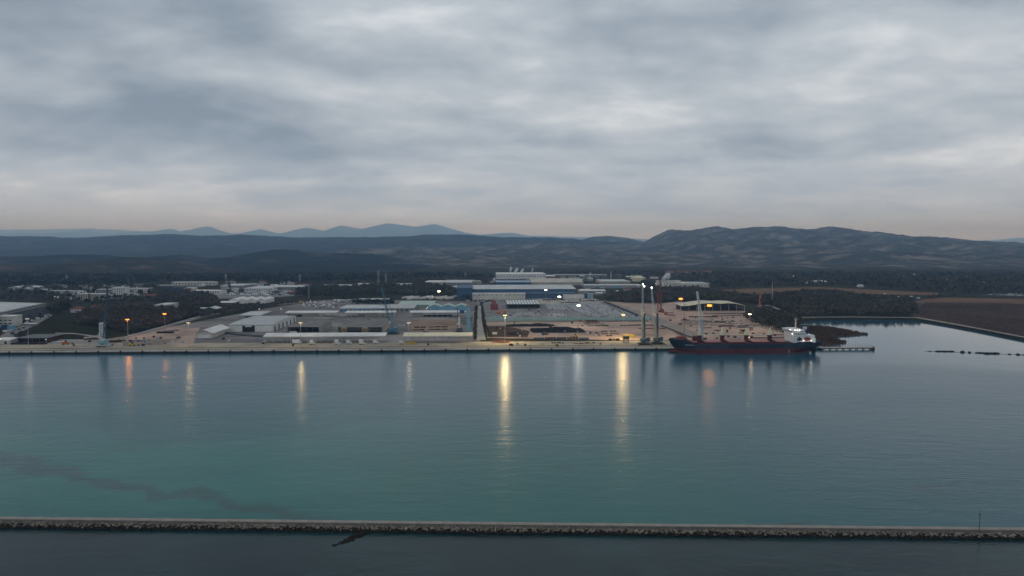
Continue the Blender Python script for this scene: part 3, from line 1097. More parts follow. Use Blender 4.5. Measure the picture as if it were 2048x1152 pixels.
hall('gable_shed', 'small white gabled shed standing alone near the quay', 392, 424, 676.5, 11, 655, roof='gable_v', rise=4.0, over=2.2, wm_=offwhite, rm=white_roof,
     doors=((.15, .85, .6),), dm=white_wall)
# blue-grey middle row
hall('shed', 'blue-grey shed with three pale roof bays', 679, 760, 625, 8, 610, roof='flat', wm_=blue_pale, rm=pale_roof, stripes=3, stripe_w=14, stripe_m=pale_roof,
     windows=((9, .3, .7, .6),))
hall('shed', 'grey shed with a roof of narrow white and dark stripes', 760, 828, 624.5, 7.5, 610, roof='shed', rise=1, wm_=grey_wall, rm=dark_roof, stripes=12, stripe_w=2.6,
     windows=((7, .3, .75, .6),))
hall('office_block', 'pale blue long building behind the dark hedge', 716, 776, 606, 7, 597, roof='flat', wm_=blue_pale, rm=pale_roof, windows=((10, .35, .65, .7),), cat='building')
hall('shed', 'wide shed with a pale green roof', 797, 868, 615, 5, 602, roof='gable_u', rise=3.5, wm_=green_pale, rm=green_roof, doors=((.4, .5, .8),))
hall('triple_gable_shed', 'pale blue shed with three green gables', 856, 936, 627, 13, 611, roof='gable_v', rise=4.0, n=3, wm_=blue_shed, rm=green_roof,
     doors=((.1, .2, .5), (.45, .55, .5), (.8, .9, .5)), dm=blue_dark)
# far blue halls
t, w, dpt, h = hall('factory_hall', 'huge dark blue factory hall with a grey roof', 945, 1153, 597, 18.5, 573.5, roof='shed', rise=4, wm_=blue_wall, rm=pale_roof,
                    band=(.52, .72, mat('band_blue', (.11, .17, .235), .6, .2, .06)), cat='factory', windows=((26, .28, .4, .7),))
hall('factory_hall', 'tall dark blue end block of the factory hall', 914, 944.5, 598, 22, 573, roof='shed', rise=3, wm_=blue_wall, rm=blue_wall, cat='factory',
     doors=((.55, .85, .35),))
hall('store', 'long cream store in front of the blue factory hall', 945, 1051, 599.5, 12, 586, depth=26, roof='flat', wm_=offwhite, rm=white_roof,
     doors=((.42, .44, .4), (.58, .6, .4)), windows=((14, .72, .82, .4),)) if False else hall(
    'store', 'long cream store in front of the blue factory hall', 945, 1051, 599.5, 12, None, depth=22, roof='flat', wm_=offwhite, rm=white_roof,
    windows=((12, .70, .82, .25),))
hall('factory_hall', 'blue hall with white vertical ribs behind the huge blue factory hall', 993, 1062, 572.5, 8, 561.5, roof='flat', wm_=blue_wall, rm=blue_pale, cat='factory')
hall('factory_hall', 'long beige-roofed factory hall behind the huge blue factory hall', 1063, 1167, 571, 6, 558.5, roof='gable_u', rise=7, wm_=beige_wall, rm=beige_roof, cat='factory')
hall('paper_mill', 'white mill building under steam plumes', 993, 1092, 557.5, 9, 545, roof='flat', wm_=white_wall, rm=white_roof, cat='factory', windows=((16, .5, .65, .5),), vents=6)
hall('paper_mill', 'low grey annex of the steaming mill', 987, 1070, 561.5, 3.6, 556, roof='flat', wm_=grey_wall, rm=grey_roof, cat='factory', windows=((20, .3, .7, .6),))
hall('factory_hall', 'brick-red sided works hall beside the steaming mill', 1070, 1112, 557, 4.5, 550, roof='flat', wm_=brick, rm=white_roof, cat='factory')
hall('factory_hall', 'long thin grey-roofed hall at the foot of the hills', 1108, 1215, 552.5, 3.2, 548.5, roof='flat', wm_=grey_wall, rm=pale_roof, cat='factory', windows=((22, .3, .7, .5),))
hall('factory_hall', 'beige-walled hall with lamps on its front', 1203, 1262, 568.5, 5.5, 559, roof='flat', wm_=beige_wall, rm=pale_roof, cat='factory', windows=((10, .3, .6, .5),))
hall('factory_hall', 'pale grey-blue hall with aqua doors', 1170, 1285, 576.5, 5.5, 568.5, roof='flat', wm_=grey_wall, rm=pale_roof, cat='factory',
     doors=((.2, .28, .9), (.46, .56, .9)), dm=sky_blue)
hall('factory_hall', 'low cluttered grey workshop with a white roof', 1160, 1212, 587, 5, 579, roof='gable_u', rise=2, wm_=grey_wall, rm=white_roof, cat='factory', doors=((.3, .5, .7), (.7, .8, .7)))
hall('warehouse', 'dim white-panelled store between dark blocks beyond the car park', 1127, 1169, 597, 8.5, 588, depth=18, roof='flat', wm_=white_wall, rm=dark_roof, windows=((9, .0, .8, .06),))
hall('workshop', 'small pale blue block beyond the car park', 1176, 1187, 597, 10, None, depth=14, roof='flat', wm_=blue_pale, rm=pale_roof, cat='building')
hall('paper_mill', 'white mill with lit wall lamps and a white steam plume', 1314, 1362, 573.5, 12, 561, roof='flat', wm_=offwhite, rm=white_roof, cat='factory', vents=4, windows=((8, .3, .5, .3),))
hall('paper_mill', 'lower cream wing of the steaming mill by the woods', 1362, 1420, 575, 8, 564, roof='flat', wm_=offwhite, rm=pale_roof, cat='factory', windows=((9, .3, .5, .3),))
hall('warehouse', 'open steel shed with a striped roof over stacked goods', 1014, 1080, 617.5, 9, 602, roof='shed', rise=1.2, wm_=dark_wall, rm=grey_roof, stripes=11, stripe_w=2.4, open_front=True, posts=4)
# left works
p0 = W(92, 646)
hall('works_hall', 'big grey works hall with a pale roof and toothed eaves', -90, 91, 645.5, 21, None, depth=95, roof='shed', rise=5, wm_=dark_wall, rm=pale_roof, rz=R(38) + A * 0,
     cat='factory', stripes=0) if False else None
# the works hall runs back to the right: built from its near and far wall corners
pa, pc = W(-60, 668), W(92, 630)
dv = pc - pa
rzh = math.atan2(dv.y, dv.x)
Lh = dv.length
t = thing('works_hall', 'big grey works hall with a pale roof and toothed eaves', 'factory', pa, rzh)
hh = 19.5
MB().box(0, Lh, 0, 90, 0, hh).build('wall', dark_wall, t)
ro = MB().prismx([(-.8, hh), (90, hh + 5), (90, hh + 5.4), (-.8, hh + .5)], -.6, Lh + .6).build('roof', pale_roof, t)
for i in range(26):
    MB().box(Lh * (i + .3) / 26, Lh * (i + .6) / 26, -1.2, 3.5, hh + .4, hh + 1.1).build('roof_tooth', dark_roof, ro)
MB().box(0, Lh, -.15, 0, hh * .80, hh * .92).build('band', grey_wall, t)
for i in range(6):
    MB().box(Lh * (i + .3) / 6, Lh * (i + .5) / 6, -.12, 0, 0, 6).build('door', dark_in, t)
hall('annex', 'cream side block in front of the big grey works hall', -30, 24, 655, 22, 632, depth=22, roof='flat', wm_=offwhite, rm=white_roof, cat='building', windows=((6, .3, .4, .6), (6, .6, .7, .6)))
hall('open_shed', 'low flat-roofed open shed over rusty steel at the left quay', 36, 92, 686.5, 10.5, 669, roof='flat', over=2.0, wm_=rust, rm=mat('felt_roof', (0.17, 0.17, 0.18), .9, .25, .08), open_front=True, posts=5, inner=rust)
hall('gatehouse', 'small lit cream hut beside the rusty steel shed', -14, 18, 688, 7, 677, roof='shed', rise=1, wm_=offwhite, rm=white_roof, cat='hut', doors=((.7, .85, .7),))
hall('site_hut', 'flat white site canopy hut on the works road', 44, 68, 652, 4, 646.5, roof='flat', wm_=grey_wall, rm=white_roof, cat='hut', windows=((3, .3, .7, .6),))
hall('villa', 'white house with a hipped red tile roof', 141, 166, 625, 6.5, None, depth=17, roof='hip', rise=5.0, wm_=white_wall, rm=red_tile, cat='house', windows=((4, .25, .65, .35),), doors=((.46, .54, .6),))
hall('villa', 'dim brick-red cottage half hidden among trees', 182, 198, 619, 4, None, depth=13, roof='gable_u', rise=4, wm_=brick, rm=red_tile, cat='house', windows=((3, .3, .7, .3),))
hall('depot', 'pale box-shaped depot with a flat roof above the scrub', 309, 334, 619, 9, 605.5, roof='flat', wm_=white_wall, rm=pale_roof, cat='building', doors=((.5, .7, .6),), side_doors=1)
hall('green_shed', 'long low dark green shed behind the scrub', 349, 408, 624, 6.5, 617, depth=14, roof='shed', rise=.8, wm_=green_wall, rm=pale_roof, windows=((8, .4, .7, .3),))
hall('green_shed', 'dark green gabled barn at the end of the long green shed', 409, 431, 627, 9, None, depth=26, roof='gable_v', rise=3, over=1.2, wm_=green_wall, rm=pale_roof, doors=((.3, .7, .6),))
hall('polytunnel_hall', 'white hall with a four-wave roof by the road', 458, 531, 607.5, 7, 596, roof='gable_v', n=4, rise=3.2, wm_=white_wall, rm=white_roof, doors=((.1, .15, .5),))
hall('lean_to_shed', 'small open white-roofed shed in front of the wave-roofed hall', 435, 468, 610, 4.5, 603, roof='shed', rise=.6, wm_=dark_wall, rm=white_roof)

# town and trading estate behind the scrub
TOWN = [
    ('warehouse', 'long cream warehouse under the dark wooded hill', 344, 428, 571, 6.5, 563.5, 'flat', offwhite, white_roof, 14),
    ('warehouse', 'pale grey warehouse behind a dark spruce', 440, 486, 577, 6, 567.5, 'flat', grey_wall, pale_roof, 8),
    ('office_block', 'bright white office row above the boat yard', 381, 441, 589, 7.5, 579.5, 'flat', white_wall, white_roof, 12),
    ('warehouse', 'broad white warehouse left of the dark tree clump', 488, 546, 585, 8, 572, 'flat', white_wall, pale_roof, 12),
    ('warehouse', 'broad pale grey warehouse next to the dark tree clump', 546, 604, 583, 9, 570.5, 'gable_u', grey_wall, pale_roof, 10),
    ('warehouse', 'low grey warehouse half sunk in the woods', 640, 709, 577, 6, 569, 'flat', grey_wall, pale_roof, 8),
    ('tank_house', 'white cube building at the end of the wooded grey warehouse', 710, 733, 576, 8, 566.5, 'flat', white_wall, white_roof, 0),
    ('warehouse', 'slim white-roofed warehouse amid the mid woods', 788, 832, 575.5, 4.5, 567, 'flat', grey_wall, pale_roof, 6),
    ('office_block', 'white three-storey office at the wood edge', 848, 884, 573, 9, 561, 'flat', white_wall, white_roof, 8),
    ('warehouse', 'pale ribbed warehouse joined to the white three-storey office', 884, 942, 573, 8, 560, 'flat', grey_wall, pale_roof, 12),
    ('warehouse', 'low pale wall-like depot left of the blue end block', 905, 960, 578, 4, 572, 'flat', grey_wall, white_roof, 8),
    ('apartment_block', 'pale apartment block with balconies among town trees', 152, 210, 601, 13, None, 'flat', beige_wall, pale_roof, 12),
    ('apartment_block', 'grey apartment block with blue-glazed front', 193, 224, 592, 13, None, 'flat', grey_wall, pale_roof, 8),
    ('apartment_block', 'pale apartment tower with a stepped roof', 224, 250, 593, 18, None, 'flat', white_wall, white_roof, 6),
    ('office_block', 'white two-storey office with a dark lower floor', 256, 293, 586, 9, None, 'flat', white_wall, pale_roof, 8),
    ('warehouse', 'dark grey shed with a thin pale roof edge', 315, 345, 579, 8, None, 'flat', dark_wall, pale_roof, 4),
    ('warehouse', 'navy blue shed with a warm lit end', 345, 366, 581, 7, None, 'flat', blue_dark, dark_roof, 0),
    ('kiosk', 'bright white store with an orange-lit front', 366, 389, 580, 5, None, 'flat', offwhite, white_roof, 3),
    ('house_row', 'terracotta house row with a long tiled roof', 284, 309, 595, 4, None, 'gable_u', brick, red_tile, 6),
    ('warehouse', 'distant pale works building below the wooded slope', 60, 108, 583, 4, None, 'flat', grey_wall, pale_roof, 8),
    ('house', 'pale chalet at the edge of the dark conifers', 16, 36, 580, 5, None, 'gable_v', beige_wall, pale_roof, 2),
    ('warehouse', 'flat pale roof showing over bushes left of town', 96, 150, 586, 4, None, 'flat', grey_wall, pale_roof, 6),
    ('warehouse', 'white trading shed in the fields under the right hill', 1604, 1625, 567, 4, None, 'flat', white_wall, white_roof, 4),
    ('warehouse', 'white double shed in the fields under the right hill', 1628, 1656, 568, 4.5, None, 'gable_u', white_wall, white_roof, 5),
    ('farmhouse', 'pale farmhouse with red roof on the far plain', 1862, 1880, 562, 3.5, None, 'gable_u', beige_wall, red_tile, 3),
    ('farmhouse', 'long pale farmstead on the far plain', 1882, 1904, 563, 3.5, None, 'gable_u', beige_wall, brick, 4),
    ('warehouse', 'white low sheds along the far road at the right', 1946, 1990, 566, 2.6, None, 'flat', white_wall, white_roof, 8),
    ('warehouse', 'long thin white roof at the far right of the plain', 1994, 2052, 569.5, 2.2, None, 'flat', grey_wall, white_roof, 8),
    ('house', 'white cottage in front of the pale reed strip', 1720, 1727, 574.5, 3, None, 'gable_u', white_wall, pale_roof, 2),
    ('viaduct_wall', 'thin pale wall line on the lower right hill', 1411, 1447, 527, 1.6, None, 'flat', white_wall, white_roof, 0),
    ('viaduct_wall', 'thin pale retaining wall farther along the right hill', 1724, 1768, 527, 1.4, None, 'flat', offwhite, white_roof, 0),
]
for nm, lb, x0, x1, yb, wp, ybk, rf, wm_, rm, nw in TOWN:
    dp = None if ybk else 22
    catn = 'house' if 'house' in nm and 'ware' not in nm else ('wall' if 'wall' in nm else ('block of flats' if 'apartment' in nm else 'building'))
    wi = ((nw, .25, .5, .55), (nw, .62, .85, .55)) if (nw and wp > 7) else (((nw, .35, .75, .45),) if nw else ())
    if 'apartment' in nm:
        wi = tuple((nw, z, z + .13, .55) for z in (.1, .32, .54, .76))
    hall(nm, lb, x0, x1, yb, wp, ybk, dp, roof=rf, rise=2.5, wm_=wm_, rm=rm, windows=wi, cat=catn, rz=A + random.uniform(-.15, .15))
# red-roofed village on the slope at the right
random.seed(33)
VILL = [(1332, 545), (1342, 546), (1352, 544), (1358, 547), (1366, 546), (1376, 547), (1384, 545), (1394, 547), (1403, 544), (1412, 545), (1420, 543), (1350, 549), (1330, 549), (1398, 549)]
for i, (vx, vy) in enumerate(VILL):
    wq = random.choice([(offwhite, 'cream'), (beige_wall, 'beige'), (brick, 'brick')])
    hall('village_house', 'small %s house with red roof in the village below the right hill' % wq[1], vx, vx + random.uniform(6, 10), vy, 2.6, None, 11, roof='gable_u', rise=3,
         wm_=wq[0], rm=red_tile, cat='house', rz=A + random.uniform(-.5, .5), group=wq[1] + ' village houses below the right hill', windows=((2, .3, .7, .3),))

# domed storage tank
p = W(1279, 563)
m_ = MPP(p)
t = thing('storage_dome', 'squat cream dome store with a shallow cone top', 'tank', p)
r_ = 12.5 * m_
MB().tube((0, r_, 0), (0, r_, 7 * m_), r_, seg=28).build('drum', cream_roof, t)
MB().tube((0, r_, 7 * m_), (0, r_, 11 * m_), r_ * 1.01, r_ * .55, seg=28).build('cone_roof', cream_roof, t)
# chimneys and steel frames of the works
for cx, cyb, ch, lb in ((1222, 560, 17, 'slim grey chimney among the works frames'), (1181, 562, 8, 'short steaming chimney behind the pale hall')):
    p = W(cx, cyb)
    t = thing('chimney', lb, 'chimney', p)
    hh_ = ch * MPP(p)
    MB().tube((0, 0, 0), (0, 0, hh_), 1.8, 1.3, seg=10).build('stack', galv, t)
    MB().tube((0, 0, hh_), (0, 0, hh_ + 1.2), 1.6, 1.6, seg=10).build('rim', crane_dark, t)
for (x0, x1, yb, hp) in ((1168, 1176, 562, 9), (1205, 1216, 560, 8), (1234, 1246, 558, 9), (1186, 1198, 560, 6)):
    p = W(x0, yb)
    m_ = MPP(p)
    w = (x1 - x0) * m_
    t = thing('process_tower', 'dark open steel process frame of the works', 'frame', p, group='process frames of the works')
    mb = MB()
    for xx in (0, w):
        for yy in (0, w):
            mb.bar((xx, yy, 0), (xx, yy, hp * m_), .9)
    mb.build('column_frame', steel, t)
    for k in range(4):
        MB().box(-.5, w + .5, -.5, w + .5, hp * m_ * (k + 1) / 4 - .5, hp * m_ * (k + 1) / 4).build('deck', crane_dark, t)
    MB().tube((w / 2, w / 2, 0), (w / 2, w / 2, hp * m_ * .9), w * .25, seg=10).build('vessel', galv, t)

# curved-roof hangar
p = W(1362, 622)
m_ = MPP(p)
w = (1489 - 1362) * m_
t = thing('hangar', 'wide low hangar with a wavy pale roof and dark steel stacks inside', 'hangar', p, A - R(3))
prof = [(-.5, 9), (.12 * w, 9.5), (.30 * w, 13), (.46 * w, 14.5), (.6 * w, 13.2), (.72 * w, 14.2), (.86 * w, 13.5), (w + 1, 9.5)]
mb = MB()
for i in range(len(prof) - 1):
    a, c = prof[i], prof[i + 1]
    mb.prism([a, c, (c[0], c[1] + .5), (a[0], a[1] + .5)], -2, 55)
mb.build('roof', cream_roof, t)
MB().box(0, w, 40, 40.4, 0, 9).build('wall', dark_wall, t)
for i in range(9):
    MB().box(w * i / 8 - .3, w * i / 8 + .3, 0, .6, 0, 9.0 + (3 if 2 < i < 8 else 0)).build('post', galv, t)
for i in range(7):
    x0_ = w * (.04 + .135 * i)
    MB().box(x0_, x0_ + w * .11, 6, 34, 0, 3 + (i % 3)).build('steel_stack', rust_dark, t)

# aqua screen wall in panels
p0, p1 = W(970, 642.5), W(1300, 641)
d_ = p1 - p0
t = thing('screen_wall', 'long aqua panel wall in front of the car park', 'wall', p0, math.atan2(d_.y, d_.x))
npn = 46
pl = d_.length / npn
pm = MB().box(.08, pl - .08, 0, .25, .4, 6.2).mesh('panel', aqua)
pm2 = MB().box(.08, pl - .08, 0, .25, .4, 6.2).mesh('panel', mat('aqua_faded', (0.33, 0.43, 0.43), .7, .2, .1))
for i in range(npn):
    link('panel', random.choice([pm, pm, pm2]), t, (i * pl, 0, 0))
pp = MB().box(-.12, .12, -.1, .45, 0, 6.5).mesh('post', steel)
for i in range(npn + 1):
    link('post', pp, t, (i * pl, 0, 0))
MB().box(0, d_.length, .02, .22, 0, .38).build('plinth', concrete, t)

# the walled road edge at the right of the car park, and its lower run
for (a, c, lb, hgt, mm) in (((1208, 605), (1276, 633), 'dark retaining wall along the far ramp road', 4.5, dark_wall),
                            ((1322, 652), (1382, 676), 'dark low bank wall along the near ramp road', 2.4, dark_wall)):
    p0, p1 = W(*a), W(*c)
    d_ = p1 - p0
    t = thing('road_wall', lb, 'wall', p0, math.atan2(d_.y, d_.x))
    MB().box(0, d_.length, 0, .6, 0, hgt).build('wall', mm, t)
    MB().box(0, d_.length, -.15, .75, hgt + .003, hgt + .3).build('coping', coping, t)
gsheet('ramp_road', [(1209, 604.5), (1222, 604.5), (1300, 628), (1400, 668), (1392, 680), (1380, 676), (1275, 633)], 0.18, mat('ramp', (0.27, 0.235, 0.205), .9, .2, .03))
# low boundary wall of the left yard, with the long kerb line
for (a, c, lb, hgt, mm) in (((250, 676), (405, 632), 'pale low wall beside the slanting yard road', 1.6, offwhite),
                            ((86, 680.5), (167, 681), 'thin white kerb wall at the foot of the grass field', 1.0, white_wall),
                            ((168, 677.5), (200, 673.5), 'short pale wall block by the curved track', 2.2, offwhite),
                            ((1448, 642), (1580, 672), 'thin pale kerb line on the scrub edge of the steel yard', .9, offwhite)):
    p0, p1 = W(*a), W(*c)
    d_ = p1 - p0
    t = thing('low_wall', lb, 'wall', p0, math.atan2(d_.y, d_.x))
    nseg = max(2, int(d_.length / 8))
    for i in range(nseg):
        MB().box(d_.length * i / nseg + .03, d_.length * (i + 1) / nseg - .03, 0, .5, 0, hgt).build('wall_block', mm, t)
# curved dark barrier in front of the ribbed warehouse: row of low concrete units
cv = [(431, 662), (445, 666), (462, 669), (482, 671.5), (505, 673.5), (527, 674.5), (548, 673), (570, 671.5)]
t = thing('barrier', 'curving dark barrier of low blocks round the ribbed warehouse yard', 'barrier', W(*cv[0]), 0)
o0 = W(*cv[0])
for (a, c) in zip(cv[:-1], cv[1:]):
    a_, c_ = W(*a) - o0, W(*c) - o0
    for k in range(3):
        s_, e_ = a_.lerp(c_, k / 3 + .01), a_.lerp(c_, (k + 1) / 3 - .01)
        dd = (e_ - s_)
        mb = MB()
        nv = Vector((-dd.y, dd.x, 0)).normalized() * .5
        zz = Vector((0, 0, 2.4))
        mb.add([s_ - nv, e_ - nv, e_ + nv, s_ + nv, s_ - nv + zz, e_ - nv + zz, e_ + nv + zz, s_ + nv + zz],
               [(3, 2, 1, 0), (4, 5, 6, 7), (0, 1, 5, 4), (1, 2, 6, 5), (2, 3, 7, 6), (3, 0, 4, 7)])
        mb.build('block', dark_wall, t)

# ================================================================== pier, reed bank, pontoons
p0 = W(1640, 694.5)
p1 = W(1747, 694)
PL = (p1 - p0).length
pier = thing('pier', 'narrow concrete pier with railing running out past the ship stern', 'pier', (p0.x, p0.y, 0), A)
npl = 12
for i in range(npl):
    MB().box(PL * i / npl + .05, PL * (i + 1) / npl - .05, -2.2, 2.2, GZ - .9, GZ + .1).build('deck_slab', coping, pier)
MB().box(0, PL, -2.3, 2.3, GZ - 1.7, GZ - .95).build('beam', quaywall, pier)
for i in range(8):
    xx = PL * (i + .5) / 8
    MB().tube((xx, -1.5, -3), (xx, -1.5, GZ - 1.6), .5).tube((xx, 1.5, -3), (xx, 1.5, GZ - 1.6), .5).build('pile', quaywall, pier)
for i in range(16):
    xx = PL * i / 15
    MB().bar((xx, 2.0, GZ), (xx, 2.0, GZ + 4.4 if i % 2 else GZ + 3.4), .14).build('rail_post', steel, pier)
MB().bar((0, 2.0, GZ + 1.2), (PL, 2.0, GZ + 1.2), .12).bar((0, 2.0, GZ + 2.2), (PL, 2.0, GZ + 2.2), .12).build('rail', steel, pier)
MB().box(PL - 1, PL + .3, -2.8, 2.8, -2, GZ + .4).build('pier_head', quaywall, pier)

random.seed(12)
bank = [(1600, 652), (1630, 651.5), (1655, 653.5), (1680, 658), (1700, 661), (1737, 668.5), (1712, 671), (1690, 673), (1668, 676), (1654, 678.5), (1672, 679),
        (1694, 683), (1690, 686.5), (1672, 688), (1655, 686.5), (1662, 691), (1684, 693.2), (1650, 694), (1600, 692)]
sheet('mud_bank', bank, 0.35, mat('mud', (0.09, 0.065, 0.045), .9, .35, .06), skirt=-1.0)
bpoly = [(W(x, y, 0.35).x, W(x, y, 0.35).y) for x, y in bank]


def tufts(name, poly, n_, h0, h1, m, label, cat, z=0.3, w=1.6, keep=None):
    xs_ = [p[0] for p in poly]; ys_ = [p[1] for p in poly]
    vs_, fs = [], []
    k = 0
    while k < n_:
        x_, y_ = random.uniform(min(xs_), max(xs_)), random.uniform(min(ys_), max(ys_))
        if not inpoly(x_, y_, poly):
            continue
        if keep and not keep(x_, y_):
            k += 1
            continue
        k += 1
        for _ in range(2):
            a_ = random.uniform(0, math.pi)
            hh_ = random.uniform(h0, h1)
            ww = w * random.uniform(.5, 1.1)
            dx, dy = math.cos(a_) * ww / 2, math.sin(a_) * ww / 2
            lx, ly = random.uniform(-.5, .5), random.uniform(-.5, .5)
            o_ = len(vs_)
            vs_ += [(x_ - dx, y_ - dy, z), (x_ + dx, y_ + dy, z), (x_ + dx * .5 + lx, y_ + dy * .5 + ly, z + hh_), (x_ - dx * .6 + lx, y_ - dy * .6 + ly, z + hh_ * random.uniform(.7, 1))]
            fs.append((o_, o_ + 1, o_ + 2, o_ + 3))
    o = MB().add(vs_, fs).build(name, m)
    return tag(o, label, cat, kind='stuff')


reedm = mat('reed', (0.115, 0.072, 0.046), .95, .35, .03, rand=.35)
reedm2 = mat('reed_pale', (0.17, 0.115, 0.07), .95, .3, .03, rand=.3)
tufts('reeds', bpoly, 2600, 1.2, 2.6, reedm, 'brown reeds on the low bank behind the ship stern', 'reeds')

random.seed(4)
PONT = [(1857, 1862, 702.5, .35), (1871, 1908, 703, .8), (1921, 1929, 704.5, 1.3), (1936, 1942, 705.2, .9), (1951, 1969, 706, .8), (1968, 1998, 707.3, 1.2), (2016, 2022, 708.6, .6),
        (2032, 2040, 709.4, .9), (2044, 2060, 710, .5)]
plabels = ['small dark float at the free end of the floating pipe line', 'long dark floating pipe section nearest the pier', 'fat dark buoy body in the gap between the pipe sections',
           'smaller dark float beside the fat buoy body', 'slimmer dark floating pipe section', 'thick dark floating pipe section with collar', 'tiny dark float beyond the thick pipe section',
           'dark rounded float beyond the tiny float', 'dark pipe stub with a rounded collar after the last float']
for (x0, x1, yy, r_), lb in zip(PONT, plabels):
    pa, pb = W(x0, yy, 0), W(x1, yy + .35, 0)
    d_ = pb - pa
    t = thing('floating_pipe', lb, 'pontoon', pa, math.atan2(d_.y, d_.x), group='floating dredging pipe off the pier')
    L_ = d_.length
    MB().tube((0, 0, .25), (L_, 0, .25), r_, seg=10).build('pipe', rubber, t)
    for k in range(max(1, int(L_ / 6))):
        xx = L_ * (k + .5) / max(1, int(L_ / 6))
        MB().tube((xx - .9, 0, .3), (xx + .9, 0, .3), r_ * 1.35, seg=10).build('float_collar', quaywall, t)
rp = MB()
pa, pb = W(1850, 702.4, .1), W(2060, 710, .1)
tag(rp.bar(pa, pb, .22).build('mooring_line', rubber), 'thin dark line linking the floating pipe sections', 'rope')

# ================================================================== the ship
sw = W(1352, 709.6, 0)       # near-side waterline at the bow
sx0 = W(1342, 709, 0)
BEAM = 27.0
LOA = 176.0
ship = thing('bulk_carrier', 'dark blue bulk carrier with red bottom paint moored at the quay', 'ship', (sx0.x, quay_pt(sx0.x, -1.8 - BEAM / 2).y, 0), A)


def ends(z):
    """stem and stern of the hull at height z, as shares of its length"""
    f_ = min(1, max(0, (z - 2) / 11))
    return .055 - .052 * f_, .935 + .063 * min(1, f_ * 2.2)


def halfn(n_, z):
    """half breadth at n_ (0 stem .. 1 stern of that waterline)"""
    f_ = min(1, max(0, (z - 2) / 11))
    bow = min(1, n_ / (.16 - .04 * f_)) ** (.62 - .1 * f_)
    st = (.62 * f_ + (1 - .62 * f_) * min(1, (1 - n_) / .16) ** .7) if n_ < 1 else .62 * f_ * .9
    return BEAM / 2 * min(bow, st) if n_ > 0 else 0.0


def half(u_, z):
    a_, c_ = ends(z)
    return halfn(min(1, max(0, (u_ - a_) / (c_ - a_))), z)


def hx(u_, z):
    """place along the ship of share u_ of the waterline at height z"""
    a_, c_ = ends(z)
    return LOA * (a_ + (c_ - a_) * u_)


def deckz(u_):
    if u_ < .13:
        return 11.6 + 3.4 * min(1, (.13 - u_) / .03)
    if u_ > .78:
        return 12.2
    return 11.2


us = [0.0, .004, .012, .022, .035, .05, .065, .08, .10, .115, .125, .13, .16, .2, .28, .36, .44, .52, .6, .68, .75, .78, .785, .82, .86, .9, .93, .95, .97, .985, .996, 1.0]


def hull_part(z_levels, m, name):
    mb = MB()
    vs_ = []
    nz = len(z_levels(0.5))
    for u_ in us:
        zs = z_levels(u_)
        for z in zs:
            vs_.append((hx(u_, z), -halfn(u_, z), z))
        for z in zs:
            vs_.append((hx(u_, z), halfn(u_, z), z))
    fs = []
    st = nz * 2
    for i in range(len(us) - 1):
        for j in range(nz - 1):
            fs.append((i * st + j, (i + 1) * st + j, (i + 1) * st + j + 1, i * st + j + 1))
            fs.append((i * st + nz + j, i * st + nz + j + 1, (i + 1) * st + nz + j + 1, (i + 1) * st + nz + j))
        if name == 'hull':
            fs.append((i * st + nz - 1, (i + 1) * st + nz - 1, (i + 1) * st + 2 * nz - 1, i * st + 2 * nz - 1))
    e_ = (len(us) - 1) * st
    for j in range(nz - 1):
        fs.append((e_ + j, e_ + nz + j, e_ + nz + j + 1, e_ + j + 1))
    return mb.add(vs_, fs).build(name, m, ship)


hull = hull_part(lambda u_: [6.0, 7.5, 9.0, 10.3, deckz(u_)], ship_blue, 'hull')
low = hull_part(lambda u_: [-2.0, 0, 2.0, 4.0, 6.0], ship_red, 'lower_hull')
low['label'] = 'dark red bottom paint of the hull'
mb = MB()
for i in range(9):
    a_ = i / 9
mb.tube((1.0, 0, 1.2), (13, 0, 1.4), .8, 3.0, seg=10).tube((-1.2, 0, 1.2), (1.0, 0, 1.2), .2, .8, seg=10)
mb.build('bulb', ship_red, ship)
MB().box(LOA * .952, LOA * .978, -.4, .4, -2, 6.2).build('rudder', rubber, ship)
for lo_u, hi_u in ((-1, .12), (.785, 2)):
    bw_ = MB()
    for (a_, c_) in zip(us[:-1], us[1:]):
        if not (lo_u < a_ < hi_u):
            continue
        for s_ in (-1, 1):
            za = deckz(a_)
            zb = deckz(c_)
            bw_.add([(hx(a_, za), s_ * halfn(a_, za), za), (hx(c_, zb), s_ * halfn(c_, zb), zb), (hx(c_, zb), s_ * halfn(c_, zb), zb + 1.1), (hx(a_, za), s_ * halfn(a_, za), za + 1.1)], [(0, 1, 2, 3)])
    bw_.build('bulwark', ship_blue, ship)
MB().box(LOA * .13, LOA * .785, -BEAM / 2 + .6, -BEAM / 2 + .75, 11.2, 12.2).box(LOA * .13, LOA * .785, BEAM / 2 - .75, BEAM / 2 - .6, 11.2, 12.2).build('deck_rail', ship_deck, ship)
nm_ = MB()
rv = MB()
for i in range(9):
    rv.box(12.5 + i * 1.15, 13.3 + i * 1.15, -half(.10, 9.5) - .12, -half(.10, 9.5) + 3.2, 9.9, 10.5)
# draught marks
dm_ = MB()
for i in range(6):
    dm_.box(LOA * .765, LOA * .765 + .7, -BEAM / 2 - .05, -BEAM / 2 + .05, .6 + i * .8, 1.0 + i * .8)
dm_.build('draught_mark', ship_white, low)
rv2 = MB()
for i in range(8):
    u_ = .095 + i * .0062
    yb_ = -half(u_, 10.2)
    rv2.add([(u_ * LOA, -half(u_, 9.9) - .1, 9.8), (u_ * LOA + .75, -half(u_ + .0045, 9.9) - .1, 9.8), (u_ * LOA + .75, -half(u_ + .0045, 10.3) - .1, 10.5), (u_ * LOA, -half(u_, 10.3) - .1, 10.5)], [(0, 1, 2, 3)])
rv2.build('name_lettering', ship_white, hull)
